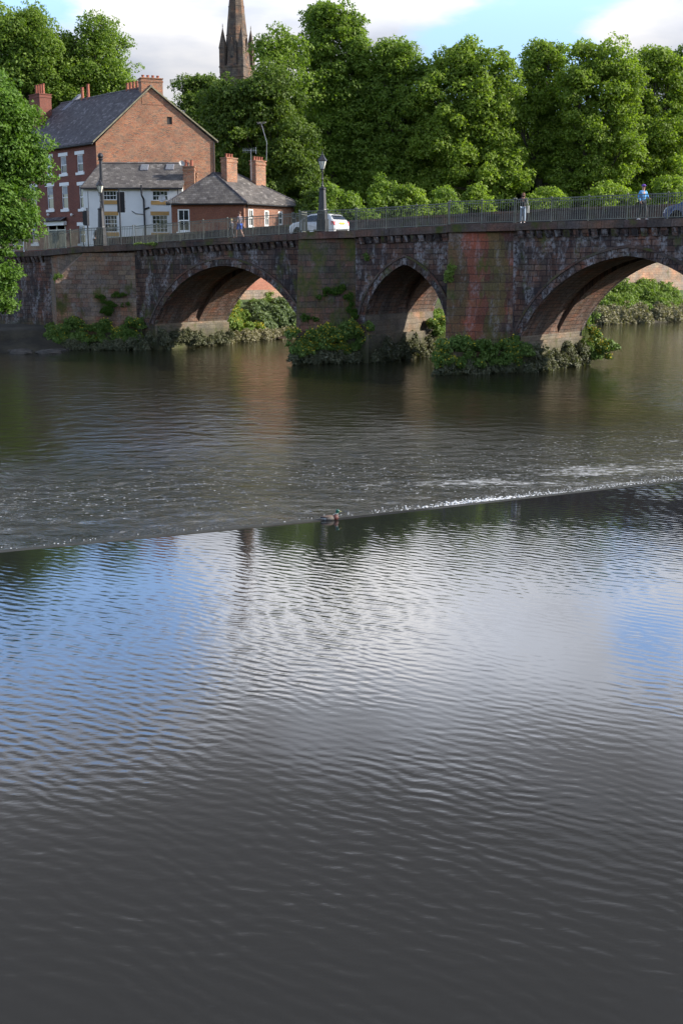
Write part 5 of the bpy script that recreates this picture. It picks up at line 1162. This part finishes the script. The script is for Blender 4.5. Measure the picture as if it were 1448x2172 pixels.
def tree(Y,blobs,mat,label,trunk=None,rl=1.0,dens=11,size=.27,group='lime trees behind the bridge',fill=.16,name='lime_tree',depth=1.0,base=None,cat='tree',lean=0):
    Y=Y+(28 if Y>=125 else 0); S=[]
    for b in blobs:
        x,y,r=b[:3]; dy=b[3] if len(b)>3 else random.uniform(-1.2,1.2); p=at(x,y,Y+dy); Rb=r*(Y/2545.0); S.append(((p.x,p.y,p.z),Rb*.88))
    if trunk is None: trunk=sum(b[0] for b in blobs)/len(blobs)
    tb=at(trunk,430,Y); bz=GZ-.1 if base is None else base; r=thing(name,(tb.x,Y,bz),label,cat,group)
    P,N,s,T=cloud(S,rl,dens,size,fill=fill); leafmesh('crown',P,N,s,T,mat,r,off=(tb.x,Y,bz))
    mb=MB(); top=max(S,key=lambda q:q[0][2]); mid=Vector((tb.x+(top[0][0]-tb.x)*.4,Y,bz+(top[0][2]-bz)*.45)); h=top[0][2]-bz; r0=.018*h+.12
    mb.tube([(tb.x,Y,bz-.3),(tb.x,Y,bz+.8),mid,(top[0][0],top[0][1],top[0][2])],[r0*1.35,r0,r0*.62,r0*.16],9)
    base_=Vector((tb.x,Y,bz))
    for c,R_ in S:
        st=base_+(mid-base_)*random.uniform(.55,1.0); c=Vector(c); m2=st+(c-st)*.5+Vector((0,0,-.3)); mb.tube([st,m2,c],[r0*.4,r0*.28,r0*.08],6)
        for k in range(5):
            d=Vector(rdir(1)[0]); d.z=abs(d.z)*.7; mb.tube([m2+(c-m2)*random.random(),c+d*R_*.55,c+d*R_*.95],[r0*.16,r0*.10,r0*.03],5)
    mb.build('trunk',M['bark'],r,True); return r
L_,D_,MM=M['leaf_lime'],M['leaf_dark'],M['leaf_mid']
tree(150,[(20,90,75),(75,100,60),(100,160,62),(-10,170,80),(50,190,80),(140,225,45),(-40,60,60),(60,48,40)],MM,'tall dense tree at the far left behind the slate roof',rl=1.3,dens=9,group='trees behind the houses')
tree(152,[(205,62,36),(170,100,42),(235,100,45),(205,140,60),(255,165,40),(160,160,45),(150,110,30),(270,190,26),(110,200,40),(205,190,50)],MM,'tree with gaps of sky in its crown, above the slate roof ridge',rl=1.1,dens=6.5,fill=.03,group='trees behind the houses')
tree(158,[(60,240,60),(20,260,60),(250,215,40),(160,235,55),(330,260,50)],D_,'low dark tree just behind the chimneys of the tall house',rl=1.1,group='trees behind the houses')
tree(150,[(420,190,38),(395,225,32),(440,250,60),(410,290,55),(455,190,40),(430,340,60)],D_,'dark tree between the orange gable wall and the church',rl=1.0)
tree(129,[(590,95,38),(560,110,26),(620,120,36),(575,150,36),(610,165,40)],MM,'sparse airy treetop just right of the church spire',rl=.8,dens=5.5,fill=.0,trunk=600)
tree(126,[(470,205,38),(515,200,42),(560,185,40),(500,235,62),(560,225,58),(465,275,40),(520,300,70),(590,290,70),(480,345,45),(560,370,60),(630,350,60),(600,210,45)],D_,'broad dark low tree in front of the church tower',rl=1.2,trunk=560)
tree(135,[(705,50,48),(745,60,34),(680,40,38),(660,110,45),(720,120,62),(765,140,52),(680,170,58),(740,210,70),(690,270,75),(770,290,70),(790,190,40),(700,350,70),(780,370,60)],MM,'tallest bright tree in the middle of the row',rl=1.1,trunk=720)
tree(134,[(840,120,42),(815,145,34),(865,150,46),(890,200,48),(835,200,55),(850,270,70),(900,290,60),(830,350,65),(890,380,60)],MM,'rounded mid height tree right of the tallest one',rl=1.0)
tree(130,[(1000,125,45),(960,150,52),(1045,150,45),(925,190,45),(1010,200,62),(1065,205,38),(960,260,65),(1040,270,60),(920,300,55),(990,340,70),(1060,340,48),(940,385,50),(1040,400,50),(1090,380,35)],L_,'wide lime tree behind the person in black',rl=1.05)
tree(137,[(1098,200,36),(1090,250,40),(1140,115,30),(1165,125,34),(1125,160,34),(1170,180,45),(1135,220,40),(1185,240,45),(1150,290,50),(1200,310,50),(1130,350,50),(1190,370,50)],L_,'narrow upright lime tree between two wider ones',rl=.95)
tree(132,[(1245,125,42),(1290,135,44),(1225,180,36),(1320,170,40),(1265,200,62),(1230,265,45),(1310,245,55),(1255,310,62),(1215,360,50),(1310,330,60),(1270,390,50),(1210,405,38)],L_,'broad sunlit lime tree left of the person in blue',rl=1.05)
tree(136,[(1385,140,40),(1420,150,35),(1360,190,42),(1410,220,55),(1440,280,55),(1375,290,55),(1400,350,60),(1350,380,45),(1440,390,50)],L_,'sunlit lime tree above the dark blue car',rl=1.05)
tree(142,[(1440,125,30),(1490,140,45),(1480,220,70),(1500,320,70),(1470,180,50),(1530,260,70)],MM,'tree at the right edge of the row',rl=1.1)
for px,yy,lab in ((560,260,'dark tree in the second row behind the cottage'),(650,240,'dark tree in the second row left of the tallest tree'),(790,260,'dark tree in the second row behind the middle lamp post'),(910,270,'dark tree in the second row left of the wide lime tree'),(1080,260,'dark tree in the second row behind the person in black'),(1210,290,'dark tree in the second row behind the narrow lime tree'),(1340,280,'dark tree in the second row near the right edge')):
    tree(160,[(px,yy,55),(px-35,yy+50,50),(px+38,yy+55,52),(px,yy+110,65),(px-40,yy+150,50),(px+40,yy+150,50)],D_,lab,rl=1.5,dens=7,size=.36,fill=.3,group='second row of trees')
for i,(px,py,r_,Y,m,lab) in enumerate(((700,425,30,112,MM,'small yellowish bush behind the middle lamp post'),(745,440,26,113,MM,'low bush right of the white car'),(822,405,34,116,MM,'rounded pale bush left of the middle of the railing'),(870,425,30,116,L_,'low bush beside the rounded pale bush'),(940,425,28,118,MM,'low bush behind the far parapet, left of the wide lime tree'),(655,425,22,113,D_,'small dark bush just right of the cottage roof'),(1000,425,28,121,L_,'leafy bush under the wide lime tree'),(1160,420,30,122,L_,'leafy bush under the narrow lime tree'),(1290,415,34,122,L_,'leafy bush under the broad sunlit lime tree'),(1420,400,34,122,L_,'leafy bush behind the dark blue car'))):
    tree(Y,[(px,py,r_),(px-r_*.6,py+r_*.6,r_*.8),(px+r_*.7,py+r_*.6,r_*.8),(px,py+r_*1.2,r_)],m,lab,rl=.55,dens=20,size=.19,group='bushes behind the far parapet',name='bush',cat='bush')
def hedge(name,label,pts,h,r_):
    S=[]
    for (a,b) in zip(pts,pts[1:]):
        a=Vector(a); b=Vector(b); k=int((b-a).length/1.6)
        for i in range(k):
            q=a+(b-a)*i/k
            for z in np.arange(.8,h,1.7): S.append(((q.x+random.uniform(-.5,.5),q.y+random.uniform(-.7,.7),GZ+z),r_*random.uniform(.8,1.2)))
    r=thing(name,(pts[0][0],pts[0][1],GZ),label,'hedge'); P,N,s,T=cloud(S,.9,6,.34,fill=.5); leafmesh('foliage',P,N,s,T,M['leaf_dark'],r,off=(pts[0][0],pts[0][1],GZ))
hedge('hedge','long dark hedge at the foot of the trees behind the far parapet',[(-16,186,0),(10,186,0),(50,188,0),(80,192,0)],9,1.4)
# near tree at the left edge
tree(84,[(-20,230,75),(15,250,55),(30,320,60),(60,365,42),(-10,360,70),(20,430,60),(-30,460,80),(40,470,38),(0,560,40),(-30,620,50),(5,600,28),(-60,330,90),(-10,500,50),(-5,635,38),(30,300,55)],M['leaf_near'],'bright green leafy tree overhanging the left edge, nearest of all',trunk=-150,rl=.55,dens=26,size=.17,fill=.10,base=1.0,group='trees on the near left bank',name='tree')

# ------------------------------------------------------------------ river plants
def herbs(name,label,S,mat,rl=.18,dens=100,size=.11,flowers=0,hang=0,fz=None,group='wild plants on the bridge footings',kind=None,elong=1.5,cat='plant'):
    c0=S[0][0]; r=thing(name,(c0[0],c0[1],min(s[0][2]-s[1] for s in S)),label,cat,group); off=(c0[0],c0[1],min(s[0][2]-s[1] for s in S))
    if kind: r['kind']=kind
    P,N,s,T=cloud([((a[0],a[1],a[2]),b) for a,b in S],rl,dens,size,droop=.3+hang,fill=.5,tonebase=.35)
    leafmesh('foliage',P,N,s,T,mat,r,elong,off)
    # long drooping or upright stems and blades breaking the outline
    Q=[];F=[];tn=[]
    for (a,b) in S:
        for k in range(int(b*b*260)):
            d=rdir(1)[0]; d[2]=abs(d[2]) if not hang else d[2]*.6; p=np.array(a)+d*b*rng.uniform(.6,1); q=d*np.array([.6,.6,.3])+np.array([0,0,-.9 if hang and rng.random()<.7 else .9])+rng.normal(size=3)*.25
            l=rng.uniform(.10,.34); sd=np.cross(q,rdir(1)[0]); sd/=np.linalg.norm(sd)+1e-9; w_=rng.uniform(.006,.014); i=len(Q); Q+=[p-sd*w_,p+sd*w_,p+q*l+sd*w_*.2,p+q*l-sd*w_*.2]; F.append((i,i+1,i+2,i+3)); tn.append(rng.uniform(.3,.9))
    npmesh('stems',np.array(Q)-np.array(off),np.array(F),M['reed'] if hang else mat,r,False,{'tone':('FACE',tn)})
    if flowers:
        pick=rng.random(len(P))<flowers*.13
        patch=np.sin(P[:,0]*3.1+P[:,2]*2)+np.sin(P[:,1]*2.3+1)>.0; up_=N[:,2]>.2; pk=P[pick&patch&up_]; n=len(pk)
        if n: 
            pk=pk+rng.normal(size=(n,3))*.05+np.array([0,0,.04]); leafmesh('flowers',pk,rdir(n)+np.array([-.3,-.8,.5]),rng.uniform(.07,.12,n),np.full(n,.5),M['petal'],r,1.0,off)['kind']='stuff'
    return r
def bS(L): return [(tuple(B(t,n,z)),r) for t,n,z,r in L]
def row(t0,n0,t1,n1,z0,z1,r,step=.45,j=.12):
    L=math.hypot(t1-t0,n1-n0); k=max(1,int(L/step*1.35)); j*=1.6; out=[]
    for i in range(k+1):
        f=i/k; out.append((t0+(t1-t0)*f+random.uniform(-j,j),n0+(n1-n0)*f+random.uniform(-j,j),z0+(z1-z0)*random.random()**1.3,r*random.choice((.35,.5,.65,.8,.95))))
    return out
# middle cutwater
herbs('wild_plants','dark green herbs with yellow flowers round the foot of the middle cutwater',bS(row(-.9,-4.0,1.3,-.1,1.2,2.2,.50)+row(-.7,-3.9,1.3,-.2,.75,1.1,.42)),M['herb'],flowers=1.6)
herbs('wild_plants','grey drooping herbs hanging to the water below the middle cutwater flowers',bS(row(-.75,-4.1,1.6,-.2,.35,.7,.34)),M['herb_grey'],hang=1)
herbs('wild_plants','leggy yellow flowered herbs at the right foot of the middle cutwater',bS(row(1.2,-.5,1.9,.4,1.4,2.3,.38)+row(1.4,-.3,1.9,.4,2.3,2.9,.2)),M['herb'],flowers=3)
herbs('wild_plants','grey green plants along the footing inside the narrow middle arch',bS(row(2.0,.5,2.0,7.2,.5,1.55,.38,.35)+row(2.2,.6,2.2,7.0,.3,.8,.32,.35)),M['herb_grey'],hang=1)
herbs('wild_plants','small flowering plant at the far end of the narrow middle arch',bS(row(2.3,6.8,2.4,7.9,1.4,2.4,.30,.3)),M['herb'],flowers=2)
# right cutwater
herbs('wild_plants','broad dark green herbs with yellow flecks on the foot of the red cutwater',bS(row(10.2,-4.15,12.6,-.2,.9,1.75,.50)+row(10.3,-4.1,12.6,-.2,.6,1.0,.42)),M['herb'],flowers=1.0)
herbs('wild_plants','grey herbs drooping to the water under the red cutwater',bS(row(10.2,-4.2,12.7,-.4,.25,.6,.32)),M['herb_grey'],hang=1)
herbs('wild_plants','green plants at the corner where the red cutwater meets the right arch',bS(row(12.5,-.5,13.3,.3,.6,1.7,.42,.3)),M['herb'],flowers=1.6)
herbs('wild_plants','grey green plants along the footing inside the right arch',bS(row(13.3,.4,13.3,7.3,.4,1.3,.38,.35)+row(13.5,.3,13.5,7.5,.25,.6,.34,.35)),M['herb_grey'],hang=1)
herbs('wild_plants','bushy plant with yellow flowers on the far corner of the right arch footing',bS(row(13.4,7.2,13.8,9.0,.9,2.2,.42,.3)+row(13.8,7.6,15.0,8.6,.5,1.2,.36,.3)),M['herb'],flowers=2)
# left cutwater
herbs('wild_plants','tangled herbs with yellow flowers at the foot of the brown left cutwater',bS(row(N1T,-4.1,-18.6,-.2,.9,2.0,.5)+row(N1T,-4.3,-18.4,-.2,.5,1.0,.5)),M['herb'],flowers=.7)
herbs('wild_plants','grey drooping herbs at the waterline of the brown left cutwater',bS(row(N1T,-4.8,-17.6,-.9,.2,.6,.42)),M['herb_grey'],hang=1)
herbs('wild_plants','grey plants on the ledge of the wide left arch',bS(row(-18.2,-.5,-16.6,.6,.3,1.1,.45,.35)+row(-16.9,.6,-16.9,7.4,.4,1.2,.42,.35)),M['herb_grey'],hang=1)
herbs('wild_plants','dark plants in the shade left of the brown cutwater',bS(row(-26.6,-1.5,N1T-.3,-4.1,.6,1.4,.5)),M['herb'])
# bank beyond, left arch
def bank(px0,px1,y0,y1,n,r0,r1,zmin,zmax,name,label,mat,**k):
    S=[]
    for i in range(n):
        px=random.uniform(px0,px1); py=y0+(y1-y0)*(px-px0)/(px1-px0); p=atZ(px,py,0.1); f=random.uniform(0,1); q=p+Vector((-.6,.8,0))*f*k.get('back',4); r=random.uniform(r0,r1); z=max(.15,float(ground_h(np.array([q.x]),np.array([q.y]))[0]))+r*.5+random.uniform(0,zmax*.25); S.append(((q.x,q.y,z),r))
    k.pop('back',None); return herbs(name,label,S,mat,**k)
bank(450,555,722,716,60,.35,.6,.5,2.3,'bank_plants','yellow flowered plants on the bank seen through the left arch',M['herb_bright'],flowers=2.2,rl=.2,dens=80,size=.12,group='plants on the far bank',back=4.5)
bank(562,640,715,711,26,.45,.75,.6,1.2,'willow_shrub','grey green willow shrub on the bank at the right side of the left arch',M['willow'],rl=.28,dens=60,size=.14,group='plants on the far bank',elong=2.2,back=3.0)
bank(500,640,714,710,26,.25,.45,.5,.5,'bank_plants','low green weeds on the slope at the foot of the pink brick river wall',M['herb_bright'],rl=.16,dens=80,size=.11,group='plants on the far bank',back=7)
bank(470,625,726,714,30,.3,.5,.2,.5,'bank_plants','pale dry plants along the waterline seen through the left arch',M['reed'],rl=.18,dens=90,size=.11,hang=1,group='plants on the far bank',back=.6)
bank(925,945,700,698,8,.35,.5,.4,1.0,'bank_plants','small green plants seen through the gap of the middle arch',M['herb_bright'],rl=.2,dens=80,size=.12,group='plants on the far bank',back=2)
# far bank through the right arch: long mass nobody could count
def mass(name,label,mat,px0,px1,n,f0,f1,h,r0,r1,**k):
    S=[]
    for i in range(n):
        px=random.uniform(px0,px1); p=Vector((-7,98.2,0))+Vector((41,29.8,0))*((onplane(px,690,(-7,98.2,0),Vector((-29.8,41,0)).normalized()).x+7)/41); f=random.uniform(f0,f1); q=p+Vector((-.588,.809,0))*f
        z=float(np.interp(f,[0,1,3,6,8],[.1,.5,1.3,3.1,3.8]))+random.uniform(0,h); S.append(((q.x,q.y,z),random.uniform(r0,r1)))
    herbs(name,label,S,mat,kind='stuff',cat='bank plants',group=None,**k)
mass('reed_bank','dry brown reeds along the waterline of the far bank, through the right arch',M['reed'],1270,1500,60,.3,2.2,.5,.55,.9,rl=.26,dens=38,size=.16,elong=2.6,hang=1)
mass('bank_greenery','bright green undergrowth on the far bank slope, through the right arch',M['herb_bright'],1270,1500,90,2.0,7,.6,.6,1.05,rl=.32,dens=30,size=.18)
mass('bank_scrub','scrub along the far bank between the arches',M['herb_bright'],640,1270,70,.3,3.0,.2,.4,.7,rl=.35,dens=16,size=.22)
# moss and small plants rooted in the joints
def patch(label,L,mat=M['moss'],name='moss_patch',flowers=0,rl=.10,dens=200,size=.065): herbs(name,label,bS(L),mat,rl=rl,dens=dens,size=size,flowers=flowers,group='moss patches on the cutwaters',cat='moss')
def facept(tn,nn,tr,f): return tn+(tr-tn)*f, nn+(0-nn)*f
def patches(tn,nn,tr,spots):
    out=[]
    for f,z,r in spots:
        h_=min(1,max(0,(z+1.5)/9)); t2,n2={-.8:NZ2}.get(tn,(tn,nn)); tn_,nn_=tn+(t2-tn)*h_,nn+(n2-nn)*h_
        for k in range(4): t,n=facept(tn_,nn_,tr,min(.98,max(.02,f+random.uniform(-.05,.05)))); out.append((t,n-.02,z+random.uniform(-r,r),r*random.uniform(.5,.8)))
    return out
patch('bright moss cushions halfway up the middle cutwater',patches(-.8,-3.75,1.25,[(.50,4.45,.22),(.62,4.2,.28),(.72,4.5,.22),(.85,4.1,.2),(.35,4.0,.12),(.9,3.4,.25)]))
patch('moss low on the middle cutwater above the yellow flowers',patches(-.8,-3.75,1.25,[(.15,2.9,.2),(.3,2.7,.15),(.95,2.9,.25)]))
patch('bright moss spots on the brown left cutwater',patches(N1T,-3.9,-18.9,[(.55,3.7,.16),(.62,3.4,.2),(.66,3.0,.25),(.72,4.0,.18),(.8,3.9,.16),(.84,3.2,.12),(.60,2.6,.3)]))
patch('green tuft on the sloping nose of the left cutwater',[(N1T-.2,-3.5,5.0,.3),(N1T-.6,-3.2,5.1,.25),(N1T+.1,-3.4,5.2,.2)],M['herb_bright'],'wall_fern')
patch('small wall plant at the left edge of the red cutwater',[(NZ3[0]+.5,-2.3,5.6,.22),(NZ3[0]+.5,-2.35,5.3,.2),(NZ3[0]+.5,-2.1,5.9,.15)],M['herb_bright'],'wall_fern')
patch('green fern growing on the spandrel right of the middle cutwater',[(2.0,-.05,6.6,.14),(2.1,-.05,6.4,.1)],M['herb'],'wall_fern')
patch('weeds on the coping at the foot of the left railing',[(-18.6+i*.28,-.3,7.52,.08) for i in range(9)],M['herb_bright'],'coping_weeds')
patch('reddish weeds on the coping at the foot of the middle lamp post',[(NZ2[0]+.5,-1.35,8.12,.09),(NZ2[0]+.9,-1.1,8.12,.08)],M['reed'],'coping_weeds')
